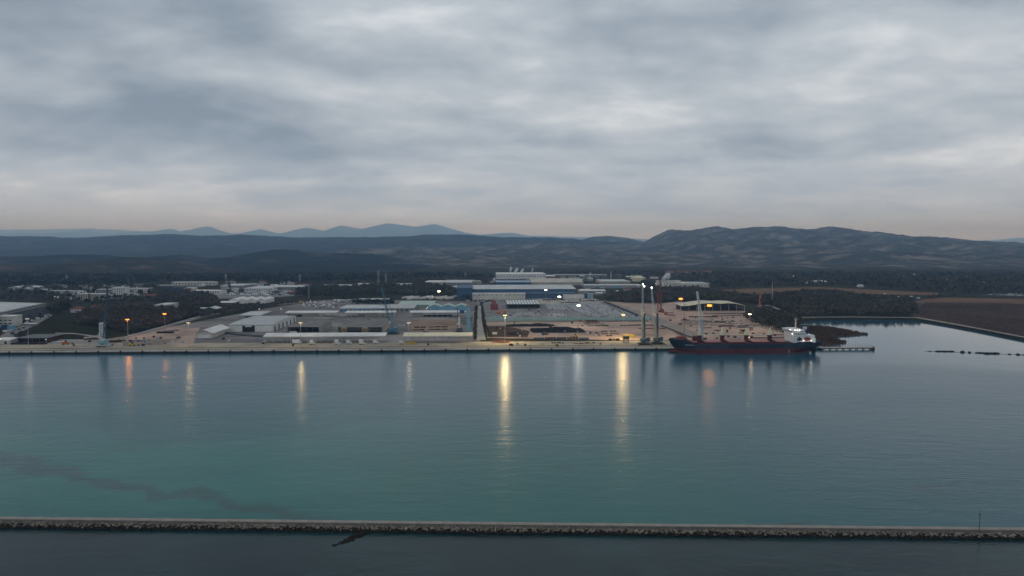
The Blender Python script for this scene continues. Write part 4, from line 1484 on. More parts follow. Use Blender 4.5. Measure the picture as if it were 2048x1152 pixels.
# hatches
HX = [(.225, .345), (.385, .49), (.535, .625), (.66, .70), (.70, .77)]
CRX = [.205, .355, .515, .67]
hatches = [(CRX[0] + .02, CRX[1] - .022), (CRX[1] + .022, CRX[2] - .022), (CRX[2] + .022, CRX[3] - .022), (CRX[3] + .022, .762), (.142, CRX[0] - .03)]
for a_, c_ in hatches:
    h_ = MB().box(a_ * LOA, c_ * LOA, -9, 9, 11.21, 12.7).build('hatch_coaming', ship_deck, ship)
    nn = 4
    for i in range(nn):
        xa, xc = a_ * LOA + (c_ - a_) * LOA * i / nn, a_ * LOA + (c_ - a_) * LOA * (i + 1) / nn
        tip = 1.2 if i in (0, nn - 1) else .5
        MB().prism([(xa + .1, 12.71), (xc - .1, 12.71), (xc - .1, 12.9 + (tip if i % 2 else .3)), (xa + .1, 12.9 + (.3 if i % 2 else tip))], -9.4, 9.4).build('hatch_cover', hatch_pink, h_)
# deck cranes
for i, cu in enumerate(CRX):
    cx = cu * LOA
    c_ = MB().box(cx - 1.9, cx + 1.9, -1.9, 1.9, 11.2, 19.6).box(cx - 2.4, cx + 2.4, -2.4, 2.4, 18.6, 19.8).build('crane_pedestal', ship_deck, ship)
    MB().add([(cx - 2.3, -2, 19.81), (cx + 2.3, -2, 19.81), (cx + 2.3, 2, 19.81), (cx - 2.3, 2, 19.81), (cx - .5, -.9, 27.5), (cx + .9, -.9, 28.4), (cx + .9, .9, 28.4), (cx - .5, .9, 27.5)],
             [(3, 2, 1, 0), (4, 5, 6, 7), (0, 1, 5, 4), (1, 2, 6, 5), (2, 3, 7, 6), (3, 0, 4, 7)]).build('crane_housing', ship_cream, c_)
    if i < 4:
        L_ = (CRX[i + 1] - cu) * LOA - 3.5 if i < 3 else 15
        jb = MB()
        for s_ in (-1, 1):
            jb.bar((cx + 2.2, s_ * 1.0, 20.3), (cx + L_, s_ * .5, 20.0), .55)
        for k in range(6):
            xx = cx + 3 + (L_ - 3) * k / 6
            jb.bar((xx, -.9, 20.2), (xx + 2, .9, 20.2), .25)
        if i < 3:
            jb.build('crane_jib', ship_cream, c_)
    MB().bar((cx + .3, 0, 28.2), (cx + (L_ * .9 if i < 3 else 6), 0, 20.4), .12).build('luffing_rope', crane_dark, c_)
# forecastle gear
MB().box(.062 * LOA, .105 * LOA, -4, 4, 15, 18.8).build('forecastle_house', red, ship)
MB().tube((.04 * LOA, 0, 15), (.04 * LOA, 0, 24), .35, .2).bar((.04 * LOA, -1.5, 21), (.04 * LOA, 1.5, 21), .2).build('foremast', ship_cream, ship)
MB().box(.165 * LOA, .19 * LOA, -4.5, 4.5, 11.2, 18.5).build('mast_house', ship_deck, ship)
for i in range(5):
    MB().tube((.025 * LOA + i * 2.1, -2.5, 15.0), (.025 * LOA + i * 2.1, -2.5, 16.3), .6).build('winch', crane_dark, ship)
# accommodation
acx0, acx1 = .79 * LOA, .948 * LOA
sup = MB().box(acx0 + 1.2, acx1, -11, 11, 12.2, 17.2).box(acx0 + .8, acx1 - 1, -10.6, 10.6, 17.2, 20.4).box(acx0 + .2, acx0 + 17, -10.2, 10.2, 20.4, 23.4).build('superstructure', ship_white, ship)
brg = MB().prism([(acx0 - .4, 23.4), (acx0 + 14, 23.4), (acx0 + 14, 26.4), (acx0 - 1.6, 26.4)], -13.4, 13.4).build('bridge', ship_white, ship)
for i in range(12):
    MB().box(acx0 - 1.15, acx0 - .9, -12.6 + i * 2.1, -11.1 + i * 2.1, 24.6, 25.7).build('window', glass, brg)
for i in range(5):
    MB().box(acx0 + .6 + i * 2.4, acx0 + 2.4 + i * 2.4, -13.5, -13.38, 24.7, 25.7).build('window', glass, brg)
for r0, yy in ((13.6, -11.08), (16.0, -11.08), (18.2, -10.68), (21.3, -10.28)):
    for i in range(7 if r0 < 20 else 5):
        MB().box(acx0 + 2.6 + i * 2.9, acx0 + 3.5 + i * 2.9, yy, yy + .1, r0, r0 + .9).build('porthole', glass, sup)
MB().prism([(acx0 + 6, 14.2), (acx0 + 12, 14.2), (acx0 + 11.5, 17), (acx0 + 9, 18.6), (acx0 + 6.5, 17)], -11.2, -10.9).build('side_recess', dark_in, sup)
MB().box(acx0 + 1, acx0 + 13, -10, 10, 26.4, 27.2).build('monkey_island', ship_white, brg)
fun = MB().prism([(acx0 + 14.6, 20.4), (acx0 + 22, 20.4), (acx0 + 21.4, 31.5), (acx0 + 15.4, 31.5)], -3.2, 3.2).build('funnel', ship_blue, ship)
fm_ = MB()
for k in range(3):
    fm_.box(acx0 + 16.0 + k * 1.7, acx0 + 17.2 + k * 1.7, -3.28, -3.2, 27.2, 29.6)
fm_.box(acx0 + 16.0, acx0 + 20.6, -3.28, -3.2, 26.2, 26.9)
fm_.build('funnel_emblem', ship_white, fun)
mst = MB().tube((acx0 + 9, 0, 26.4), (acx0 + 9, 0, 38), .95, .55).bar((acx0 + 9, -3.2, 36.6), (acx0 + 9, 3.2, 36.6), .3).bar((acx0 + 7, 0, 38), (acx0 + 11.4, 0, 38.2), .35).bar((acx0 + 9, 0, 38), (acx0 + 9, 0, 40.5), .2).build('radar_mast', ship_cream, ship)
MB().bar((acx0 + 7, 0, 33), (acx0 + 11, 0, 33), .3).build('yard', ship_cream, mst)
MB().ico((acx0 + 4.5, -5, 27.9), .8, .8, .8).build('satellite_dome', ship_white, brg)
lb_ = MB()
lb_.tube((acx0 + 14.5, -12.2, 16.2), (acx0 + 20.5, -12.2, 16.2), 1.5, 1.5, seg=10).tube((acx0 + 20.5, -12.2, 16.2), (acx0 + 22, -12.2, 16.5), 1.5, .3, seg=10).tube((acx0 + 13.2, -12.2, 16.4), (acx0 + 14.5, -12.2, 16.2), .4, 1.5, seg=10)
lb_.box(acx0 + 15.5, acx0 + 19, -13, -11.4, 17.4, 18.4)
lfb = lb_.build('lifeboat', red, ship)
MB().bar((acx0 + 14.6, -11.1, 14), (acx0 + 14.6, -12.2, 18.6), .4).bar((acx0 + 21, -11.1, 14), (acx0 + 21, -12.2, 18.6), .4).build('davit', ship_white, lfb)
MB().box(acx1 - .5, acx1 + 6, -10.6, -10.3, 12.2, 14.2).tube((acx1 + 3, -7, 12.2), (acx1 + 3, -7, 14.6), .8).tube((acx1 + 3, 5, 12.2), (acx1 + 3, 5, 14.6), .8).build('mooring_gear', crane_dark, ship)
ln = emit('ship_lamp', (1.0, 0.93, 0.80), 6.0)
for (lx, ly, lz, pw) in ((acx0 - 1.3, -9, 26.9, 600), (acx0 + 2.5, -13.5, 26.8, 300), (acx0 + 5, -13.5, 26.8, 300), (acx0 + 7.5, -13.5, 26.8, 600), (acx0 + 13.0, -13.0, 14.6, 900), (acx0 + 21.6, -12.9, 14.6, 900),
                         (acx0 + .5, -10.4, 22.5, 300)):
    MB().ico((lx, ly, lz), .42, .42, .42).build('deck_lamp', ln, ship)
    ld = bpy.data.lights.new('deck_light', 'POINT')
    ld.energy = pw * .3
    ld.color = (1, .9, .72)
    ld.shadow_soft_size = .45
    lo_ = bpy.data.objects.new('deck_light', ld)
    COL.objects.link(lo_)
    lo_.parent = ship
    lo_.location = (lx, ly - .6, lz - .1)
for cu in (CRX[2],):
    ld = bpy.data.lights.new('deck_light', 'POINT')
    ld.energy = 700
    ld.color = (1, .75, .4)
    ld.shadow_soft_size = .4
    lo_ = bpy.data.objects.new('deck_light', ld)
    COL.objects.link(lo_)
    lo_.parent = ship
    lo_.location = (cu * LOA + 5, -3, 16)
    MB().ico((cu * LOA + 2.1, -2.4, 17.4), .3, .3, .3).build('deck_lamp', ln, ship)

# ================================================================== cranes
def harbour_crane(label, px, pyb, ytower, tip, foot, cm, base_m, tower_m, boom_m, lattice_tower=False, s=1.0, lamp=None, cab=yellow, name='harbour_crane', boom_w=2.6, tower_w=3.0, wheels=True, lean=6.0, hook=True, heel_lamplight=None):
    """mobile harbour crane. tip, foot: pixels of the boom head and heel"""
    p = W(px, pyb)
    m_ = MPP(p)
    t = thing(name, label, 'crane', p, A)
    MB().box(-7 * s, 7 * s, -3.2 * s, 3.2 * s, 1.0, 2.6 * s).box(-5.5 * s, 5.5 * s, -2.4 * s, 2.4 * s, 2.6 * s, 3.4 * s).build('chassis', base_m, t)
    if wheels:
        for sx in (-1, 1):
            for sy in (-1, 1):
                o = MB().bar((sx * 5 * s, sy * 2.6 * s, 1.7), (sx * 8.5 * s, sy * 5.6 * s, 1.5), .8 * s).box(sx * 8.6 * s - 1.5, sx * 8.6 * s + 1.5, sy * 5.7 * s - 1.1, sy * 5.7 * s + 1.1, 0, .45).build('outrigger', base_m, t)
                MB().tube((sx * 8.5 * s, sy * 5.6 * s, .4), (sx * 8.5 * s, sy * 5.6 * s, 1.7), .35).build('jack', galv, o)
        for i in range(5):
            xx = (-4.8 + 2.4 * i) * s
            MB().tube((xx, -3.3 * s, .85), (xx, -2.5 * s, .85), .85).tube((xx, 2.5 * s, .85), (xx, 3.3 * s, .85), .85).build('wheel', rubber, t)
    MB().tube((0, 0, 3.4 * s), (0, 0, 4.4 * s), 2.3 * s, seg=14).build('slew_ring', crane_dark, t)
    MB().box(-4.2 * s, 6.6 * s, -2.8 * s, 2.8 * s, 4.41 * s, 7.8 * s).box(3.4 * s, 6.9 * s, -2.9 * s, 2.9 * s, 7.8 * s, 9.0 * s).build('machine_house', cm, t)
    th_ = (pyb - ytower) * m_
    tw = tower_w * s
    z0 = 7.8 * s
    if lattice_tower:
        mb = MB()
        for sx in (-1, 1):
            for sy in (-1, 1):
                mb.bar((sx * tw / 2, sy * tw / 2, z0), (sx * tw / 2, sy * tw / 2, th_), .75)
        for k in range(6):
            zz = z0 + (th_ - z0) * (k + .9) / 6
            for sy in (-1, 1):
                mb.bar((-tw / 2, sy * tw / 2, zz), (tw / 2, sy * tw / 2, zz), .5)
        mb.build('tower', tower_m, t)
    else:
        MB().bar((0, 0, z0), (0, 0, th_ * .6), tw, tw * .92).bar((0, 0, th_ * .6), (0, 0, th_), tw * .92, tw * .7).build('tower', tower_m, t)
    tt = MB().box(-tw * .6, tw * .6, -tw * .6, tw * .6, th_ + .003, th_ + 1.0).bar((-tw * .5, 0, th_ + 1), (-tw * .5, 0, th_ + 2.4), .3).bar((tw * .5, 0, th_ + 1), (tw * .5, 0, th_ + 2.4), .3).build('tower_head', tower_m, t)
    MB().box(-tw * .5 - 2.2, -tw * .5, -1.6, .8, z0 + (th_ - z0) * .32, z0 + (th_ - z0) * .32 + 2.6).build('cab', cab, t)
    # ladder
    ld_ = MB()
    for k in range(12):
        zz = z0 + (th_ - z0) * k / 12
        ld_.bar((tw * .5 + .1, -.5, zz), (tw * .5 + .1, .5, zz), .16)
    ld_.bar((tw * .5 + .2, -.5, z0), (tw * .5 + .2, -.5, th_), .14).bar((tw * .5 + .2, .5, z0), (tw * .5 + .2, .5, th_), .14)
    ld_.build('ladder', galv, t)
    fx, fz = (foot[0] - px) * m_, (pyb - foot[1]) * m_
    # boom leans inland, so its head is a little farther away
    dist = p.y + lean
    tx, tz = (tip[0] - px) * m_ * dist / p.y + lean * math.sin(A), None
    wp = W(tip[0], tip[1], GZ)  # direction only
    d = FWD + Vector((1, 0, 0)) * ((tip[0] - 1024) / F) + UPV * ((576 - tip[1]) / F)
    tp = Vector((0, 0, H)) + d * (dist / d.y)
    loc = Matrix.Rotation(-A, 4, 'Z') @ (tp - p)
    ft = Vector((fx, -2.2, fz))
    bm_ = MB().lattice(ft, loc, boom_w * s, boom_w * .45 * s, .36, .2, 16).build('boom', boom_m, t)
    if heel_lamplight:
        a_ = ft.lerp(loc, .02)
        MB().bar(ft, ft.lerp(loc, .42), boom_w * .55, boom_w * .5).build('lamplit_heel', heel_lamplight, t)  # solid yellow bar, lamplight on the lower boom put into its colour
    MB().tube(loc + Vector((-.6, -.5, .3)), loc + Vector((-.6, .5, .3)), .8, seg=10).box(loc.x - .7, loc.x + .7, loc.y - .7, loc.y + .7, loc.z, loc.z + 1.2).build('boom_head', boom_m, t)
    MB().bar((0, 0, th_ + .6), loc + Vector((0, 0, .6)), .16).bar((.6, 0, th_ + .6), loc + Vector((.2, 0, .3)), .16).build('hoist_rope', crane_dark, t)
    MB().bar((0, 0, z0 + (th_ - z0) * .35), ft.lerp(loc, .3), .7, .45).build('luffing_cylinder', galv, t)
    if hook:
        hz_ = max(loc.z * .45, 10)
        MB().bar(loc + Vector((-.6, 0, 0)), (loc.x - .6, loc.y, hz_), .1).box(loc.x - 1.1, loc.x - .1, loc.y - .4, loc.y + .4, hz_ - 1.6, hz_).build('hook_block', crane_dark, t)
    if lamp:
        em = emit('crane_lamp', (1.0, .96, .88), 26.0)
        for k, (dx, dz) in enumerate(lamp):
            MB().ico(loc + Vector((dx, -.8, dz)), .6, .6, .55).build('lamp', em, t)
            ld = bpy.data.lights.new('crane_light', 'POINT')
            ld.energy = 250
            ld.color = (1, .93, .8)
            ld.shadow_soft_size = .7
            lo_ = bpy.data.objects.new('crane_light', ld)
            COL.objects.link(lo_)
            lo_.parent = t
            lo_.location = loc + Vector((dx, -2.0, dz))
    return t


harbour_crane('harbour crane with dark tower, heel coloured yellow for lamplight and two lit lamps on its upright pale boom', 1288, 690, 629, (1285.5, 569), (1284.5, 680), crane_navy, crane_dark, crane_dark, crane_grey, lamp=((0, .6), (1.8, -2.2)), tower_w=2.5, heel_lamplight=yellow_pale)
harbour_crane('harbour crane with dark tower and pale tilted boom next to the ship bow', 1314, 688.5, 628, (1303, 576), (1312, 680), crane_navy, crane_dark, crane_dark, crane_grey, lamp=((0, .6),), tower_w=2.5, heel_lamplight=yellow_pale)
harbour_crane('harbour crane with a white ladder-like tower and thin dark blue boom', 205, 694, 647, (215, 578), (211, 676), crane_teal, crane_grey, crane_white, crane_navy, lattice_tower=True, tower_w=3.6, s=.95, hook=False, cab=crane_teal)
harbour_crane('harbour crane with a thick blue-grey tower and sky blue boom beside the brown-roofed shed', 785, 668, 626, (764, 577), (779, 640), crane_blue, crane_navy, mat('crane_slate', (.16, .22, .26), .5, .25, .3), mat('crane_mid', (.045, .14, .20), .5, .2, .3), tower_w=4.6, s=1.0, cab=crane_white, hook=False, lean=14)
harbour_crane('small harbour crane with a slim striped tower and navy cab behind the yellow-lit canopy', 918, 664, 636, (915, 618), (916, 654), crane_navy, crane_navy, crane_white, crane_navy, lattice_tower=True, tower_w=1.8, s=.72, hook=False, boom_w=1.6, cab=crane_white)
harbour_crane('tall blue-grey harbour crane with a white lattice boom behind the ship', 1401, 690, 639, (1394.5, 585), (1400.5, 640), crane_navy, crane_dark, crane_grey, crane_white, tower_w=5.0, boom_w=3.2, hook=False, cab=crane_grey, lean=3)
# light blue column loader
p = W(937, 662)
m_ = MPP(p)
t = thing('loader_tower', 'tall light blue box tower of a bulk loader beside the gravel road', 'tower', p, A)
MB().box(-4.2, 4.2, -3, 3, 0, 1.6).bar((0, 0, 1.6), (0, 0, 12), 6.4, 5.0).build('base', sky_blue, t)
tw_ = MB().bar((0, 0, 12.001), (0, 0, 34), 5.0, 4.2).build('column', blue_shed, t)
for k in range(8):
    MB().bar((-2.6, -2.7, 3 + k * 3.8), (2.6, -2.7, 3 + k * 3.8), .35).build('rib', crane_teal, tw_)
MB().box(-3.0, 3.0, -2.4, 2.4, 34, 36).build('platform', steel, t)
for zz in (18, 24, 30):
    MB().bar((2.2, 0, zz), (7, 0, zz), .5).build('bracket', steel, t)
# crawler crane
p = W(1322, 624)
m_ = MPP(p)
t = thing('crawler_crane', 'red crawler crane with an upright red lattice mast in the steel yard', 'crane', p, A)
for sy in (-3.4, 3.4):
    MB().prismx([(-6, .4), (6, .4), (6.6, 1), (6, 1.7), (-6, 1.7), (-6.6, 1)], sy - .8, sy + .8).build('track', rubber, t)
MB().box(-3.2, 3.2, -3.2, 3.2, 1.2, 2.2).box(-3.4, 4.6, -2.6, 5.6, 2.3, 5.2).build('house', red, t)
MB().box(-4.6, -3.4, -2.4, .2, 2.4, 5.0).build('cab', crane_white, t)
MB().lattice((-.5, -2.0, 3.5), (-1.5, 4.0, 56), 2.8, 1.8, .55, .35, 18).build('mast', mat('crane_red', (0.16, 0.05, 0.04), .6, .3, .3), t)
MB().lattice((-6.0, -2.0, 3.5), (-5.0, 4.0, 34), 1.5, 1.2, .45, .3, 12).build('jib', red, t)
MB().bar((-1.5, 4, 56), (2, 9, 5), .2).build('pendant', crane_dark, t)
# red lattice sections lying in front of the crawler crane
random.seed(2)
for i, (xa, ya, xb, yb_, lb) in enumerate(((1322, 625, 1346, 628, 'red crane boom section lying beside the crawler crane'), (1330, 629.5, 1350, 633, 'red and white crane boom section lying in the dirt'))):
    pa, pb = W(xa, ya), W(xb, yb_)
    d_ = pb - pa
    t = thing('boom_section', lb, 'crane part', pa, math.atan2(d_.y, d_.x))
    MB().lattice((0, 0, 1.6), (d_.length, 0, 1.6), 2.8, 2.2, .5, .3, 9).build('lattice', red, t)
    MB().box(-.8, 2.5, -1.4, 1.4, 0, 2.6).build('end_block', orange if i else red, t)
    MB().box(d_.length * .3, d_.length * .85, -1.2, 1.2, 3.05, 3.3).build('walkway', crane_white, t)
# piling rig
p = W(1516, 616)
t = thing('piling_rig', 'orange piling rig with an upright mast at the wood edge', 'rig', p, A)
MB().box(-5, 5, -3, 3, 0, 3.4).build('carrier', crane_dark, t)
MB().box(0, 7, -2, 2, 3.4, 5.6).build('engine_house', galv, t)
MB().lattice((1.5, -2.5, 1), (3, -2.5, 25), 2.0, 1.4, .7, .45, 10).build('mast', orange, t)
MB().box(1.6, 3.4, -4.2, -3.2, 12, 17).build('hammer', rust, t)
# excavator arm gangway of pale pipe next to the rig
gp = MB()
pr_ = [(1530, 612.5), (1542, 613), (1552, 618), (1562, 622.5), (1570, 625)]
for a_, c_ in zip(pr_[:-1], pr_[1:]):
    gp.tube(W(*a_) + Vector((0, 0, 1.4)), W(*c_) + Vector((0, 0, 1.2)), 1.3, seg=8)
tag(gp.build('discharge_pipe', galv), 'pale discharge pipe curving from the piling rig towards the inlet', 'pipe')

# ================================================================== lamps
def high_mast(label, px, yh, yb, col, strength, power, rad=1.0, ring=True, mastm=None, name='high_mast_lamp', heads=6, r_ring=1.7):
    p = W(px, yb)
    m_ = MPP(p)
    h_ = (yb - yh) * m_
    t = thing(name, label, 'lamp', p, A)
    MB().tube((0, 0, 0), (0, 0, h_), .30, .14, seg=8).build('mast', mastm or galv, t)
    MB().box(-.8, .8, -.8, .8, 0, .5).build('footing', concrete, t)
    MB().tube((0, 0, h_ - .2), (0, 0, h_ + .35), r_ring * .75, r_ring * .75, seg=10).build('ring', galv, t)
    em = emit('lamp_%02d%02d%02d_%d' % (int(col[0] * 99), int(col[1] * 99), int(col[2] * 99), int(strength)), col, strength)
    for k in range(heads):
        a_ = 2 * math.pi * k / heads
        c_ = Vector((math.cos(a_) * r_ring, math.sin(a_) * r_ring, h_))
        hd = MB().box(c_.x - .55, c_.x + .55, c_.y - .55, c_.y + .55, h_ + .35, h_ + .75).build('lamp_head', galv, t)
        MB().ico(c_ + Vector((0, 0, .0)), .72 * rad, .72 * rad, .62 * rad).build('lens', em, hd)
    if power:
        ld = bpy.data.lights.new('mast_light', 'POINT')
        ld.energy = power
        ld.color = tuple(c for c in col)
        ld.shadow_soft_size = 1.6
        lo_ = bpy.data.objects.new('mast_light', ld)
        COL.objects.link(lo_)
        lo_.parent = t
        lo_.location = (0, 0, h_ - 0.35)
    return t


WARM, ORNG, WHITE, PALE = (1.0, .74, .34), (1.0, .36, .05), (1.0, .97, .88), (1.0, .86, .62)
high_mast('yellow-lit high mast lamp on the quay by the scrub patch', 1010, 630, 684, WARM, 3.0, 130000)
high_mast('yellow-lit high mast lamp on the quay near the yellow trailer', 1246, 629, 679, WARM, 3.0, 125000)
high_mast('dazzling white high mast lamp behind the black coal heap', 1157, 610.5, 655, WHITE, 9, 40000, 1.5)
high_mast('dazzling white high mast lamp over the parked cars', 1118.5, 593, 633, WHITE, 9, 36000, 1.6)
high_mast('white high mast lamp in front of the huge blue hall', 1091.5, 580, 606, WHITE, 9, 9000, 1.5)
high_mast('glaring orange high mast lamp above the wavy-roofed hangar yard', 1361, 597.5, 630, ORNG, 2.6, 120000, 2.8)
high_mast('glaring orange high mast lamp in front of the hangar', 1418, 610.5, 662, ORNG, 2.6, 170000, 2.8)
high_mast('pale yellow high mast lamp at the scrub edge of the steel yard', 1499, 628, 662, (1.0, .86, .5), 12, 9000, .9)
high_mast('slender quay lamp mast with a dim yellow head by the white canopy', 602, 645, 693, WARM, 2.0, 9000, .7)
high_mast('slender quay lamp mast with a pale head by the yellow-lit canopy', 818, 645, 690.5, PALE, 1.2, 3000, .7)
high_mast('slender quay lamp mast with a pale yellow head by the lone gabled shed', 378, 645, 694, WARM, 1.4, 5000, .7)
high_mast('orange-lit lamp mast in front of the dark scrub', 256, 638.5, 673, ORNG, 2.6, 10000, 1.4, heads=4)
high_mast('orange-lit lamp mast beside the slanting yard road', 330, 627.5, 655, ORNG, 2.6, 10000, 1.6, heads=4)
high_mast('grey lamp mast beside the rusty steel shed', 57, 637, 692, PALE, 1.2, 1800, .6)
high_mast('unlit dark lamp mast by the ramp road', 1368.5, 608, 667, (.2, .18, .15), .3, 0, .5, mastm=crane_dark)
high_mast('warm bright lamp above the red-roofed store by the mid woods', 878, 582.5, 596, (1.0, .82, .5), 40, 6000, 1.5, heads=4)
# far small lamps
SM = [(110, 593, 599, WHITE, 'white street lamp among the bushes left of town'), (127, 595, 600, WHITE, 'faint white street lamp near the bushes left of town'),
      (158, 599.5, 604, PALE, 'warm street lamp before the pale apartment block'), (172, 584.5, 590, PALE, 'warm street lamp behind the pale apartment block'),
      (191, 583, 590, (1.0, .7, .45), 'rosy street lamp next to the grey apartment block'), (199, 589, 593, WHITE, 'tiny street lamp in front of the grey apartment block'),
      (243, 614.5, 619, WHITE, 'faint lamp in the scrub right of the brick-red cottage'), (291.5, 612.5, 619, PALE, 'bright twin lamp left of the box-shaped depot'),
      (298.5, 612.5, 619, PALE, 'smaller lamp of the pair left of the box-shaped depot'), (386, 617, 624, PALE, 'bright lamp in front of the long green shed'),
      (518.5, 617.5, 625, PALE, 'warm yard lamp behind the low pale-roofed warehouse'), (562, 617.5, 625, PALE, 'rosy yard lamp right of the low pale-roofed warehouse'),
      (92, 678.5, 686, PALE, 'small warm lamp at the corner of the rusty steel shed'), (2, 677, 686, (1.0, .85, .55), 'warm lamp on the small cream hut'),
      (855, 614, 621, WARM, 'top lamp of the string on the blue gabled shed'), (853, 617, 624, WARM, 'bottom lamp of the string on the blue gabled shed'),
      (881, 616.5, 626, WARM, 'warm lamp at the first valley of the blue gabled shed'), (931, 623, 629, WARM, 'warm lamp at the end of the blue gabled shed'),
      (1748, 590.8, 597, PALE, 'lamp at the left of the small yard in the reed plain'), (1769, 587.5, 594, WHITE, 'lamp at the right of the small yard in the reed plain'),
      (1232, 564.5, 568, WHITE, 'white lamp on the beige-walled hall'), (1215, 564, 568, WHITE, 'dim white lamp on the beige-walled hall'),
      (1262, 556, 562, PALE, 'left lamp of the warm pair by the cream dome'), (1267, 556, 562, PALE, 'right lamp of the warm pair by the cream dome'),
      (1277, 570, 577, WHITE, 'white lamp at the corner of the aqua-doored hall'), (1311.5, 567, 574, WHITE, 'first white lamp on the steaming mill wall'), (1318.5, 567, 574, WHITE, 'second white lamp on the steaming mill wall'),
      (1326, 567.5, 574, WHITE, 'third white lamp on the steaming mill wall'), (1353.5, 563.5, 574, PALE, 'high lamp at the mill corner'), (1365.5, 564, 575, PALE, 'lamp on the cream wing of the mill'),
      (333, 581.5, 586, (1.0, .85, .2), 'yellow light over the terracotta house row'), (369, 577, 582, ORNG, 'orange light on the bright white store'), (386, 577, 582, (1.0, .6, .25), 'second orange light on the bright white store'),
      (410, 600, 611, (.2, .2, .2), 'unlit street lamp by the long green shed'), (621, 601, 604, PALE, 'tiny lamp by the container yard')]
for sx, yh, yb, col, lb in SM:
    p = W(sx, yb)
    m_ = MPP(p)
    h_ = (yb - yh) * m_
    t = thing('street_lamp', lb, 'lamp', p, A)
    MB().tube((0, 0, 0), (0, 0, h_), .22, .15, seg=6).build('post', galv, t)
    bright = sum(col) > 1
    hd = MB().box(-.9, .9, -.5, .5, h_ + .003, h_ + .35).build('lamp_head', galv, t)
    MB().ico((0, 0, h_ - .2), .5 * m_ + .1, .42 * m_ + .1, .42 * m_ + .1).build('lens', emit('small_lamp_%d_%d' % (int(col[1] * 99), int(col[2] * 99)), col, 4.0 if bright else .1), hd)

# ================================================================== heaps and yard goods
def heap(name, label, cat, pxs, pys, hpx, m, seed, ridge=.55):
    """bulk heap over the pixel box pxs x pys, hpx high"""
    a_, c_ = W(pxs[0], pys[1]), W(pxs[1], pys[1])
    bk = W(pxs[0], pys[0])
    w = c_.x - a_.x
    dp = bk.y - a_.y
    hh_ = hpx * MPP(a_)
    t = thing(name, label, cat, a_, A)
    nx, ny = 40, 14
    vs_, fs = [], []
    random.seed(seed)
    ph = [random.uniform(0, 6) for _ in range(4)]
    for j in range(ny + 1):
        for i in range(nx + 1):
            u_, v_ = i / nx, j / ny
            e_ = min(u_, 1 - u_) * w / (dp * .5)
            prof_ = min(1, e_) * min(1, min(v_, 1 - v_) * 2.4)
            z = hh_ * prof_ * (.8 + .12 * math.sin(u_ * 9 + ph[0]) + .08 * math.sin(u_ * 23 + ph[1])) + random.uniform(-.25, .25) * (1 if 0 < i < nx and 0 < j < ny else 0)
            vs_.append((u_ * w, v_ * dp, max(z, -.02)))
    for j in range(ny):
        for i in range(nx):
            q = j * (nx + 1) + i
            fs.append((q, q + 1, q + nx + 2, q + nx + 1))
    MB().add(vs_, fs).build('heap', m, t)
    return t


heap('coal_heap', 'large black coal heap on the bulk yard', 'heap', (1062, 1175), (656, 666), 8.5, coal, 3)
heap('coal_heap', 'long low black coal heap behind the large coal heap', 'heap', (1012, 1112), (649, 653.5), 4.5, coal, 8)
heap('scrap_heap', 'dark scrap mound on the brown scrub patch', 'heap', (1014, 1048), (664, 671.5), 5.5, rust_dark, 5)
heap('earth_heap', 'rusty earth pile on the quay below the scrub patch', 'heap', (982, 1022), (679, 687), 2.2, rust, 14)
heap('earth_heap', 'small brown soil heap beside the rusty earth pile', 'heap', (1045, 1062), (680, 683), 1.6, soil, 15)

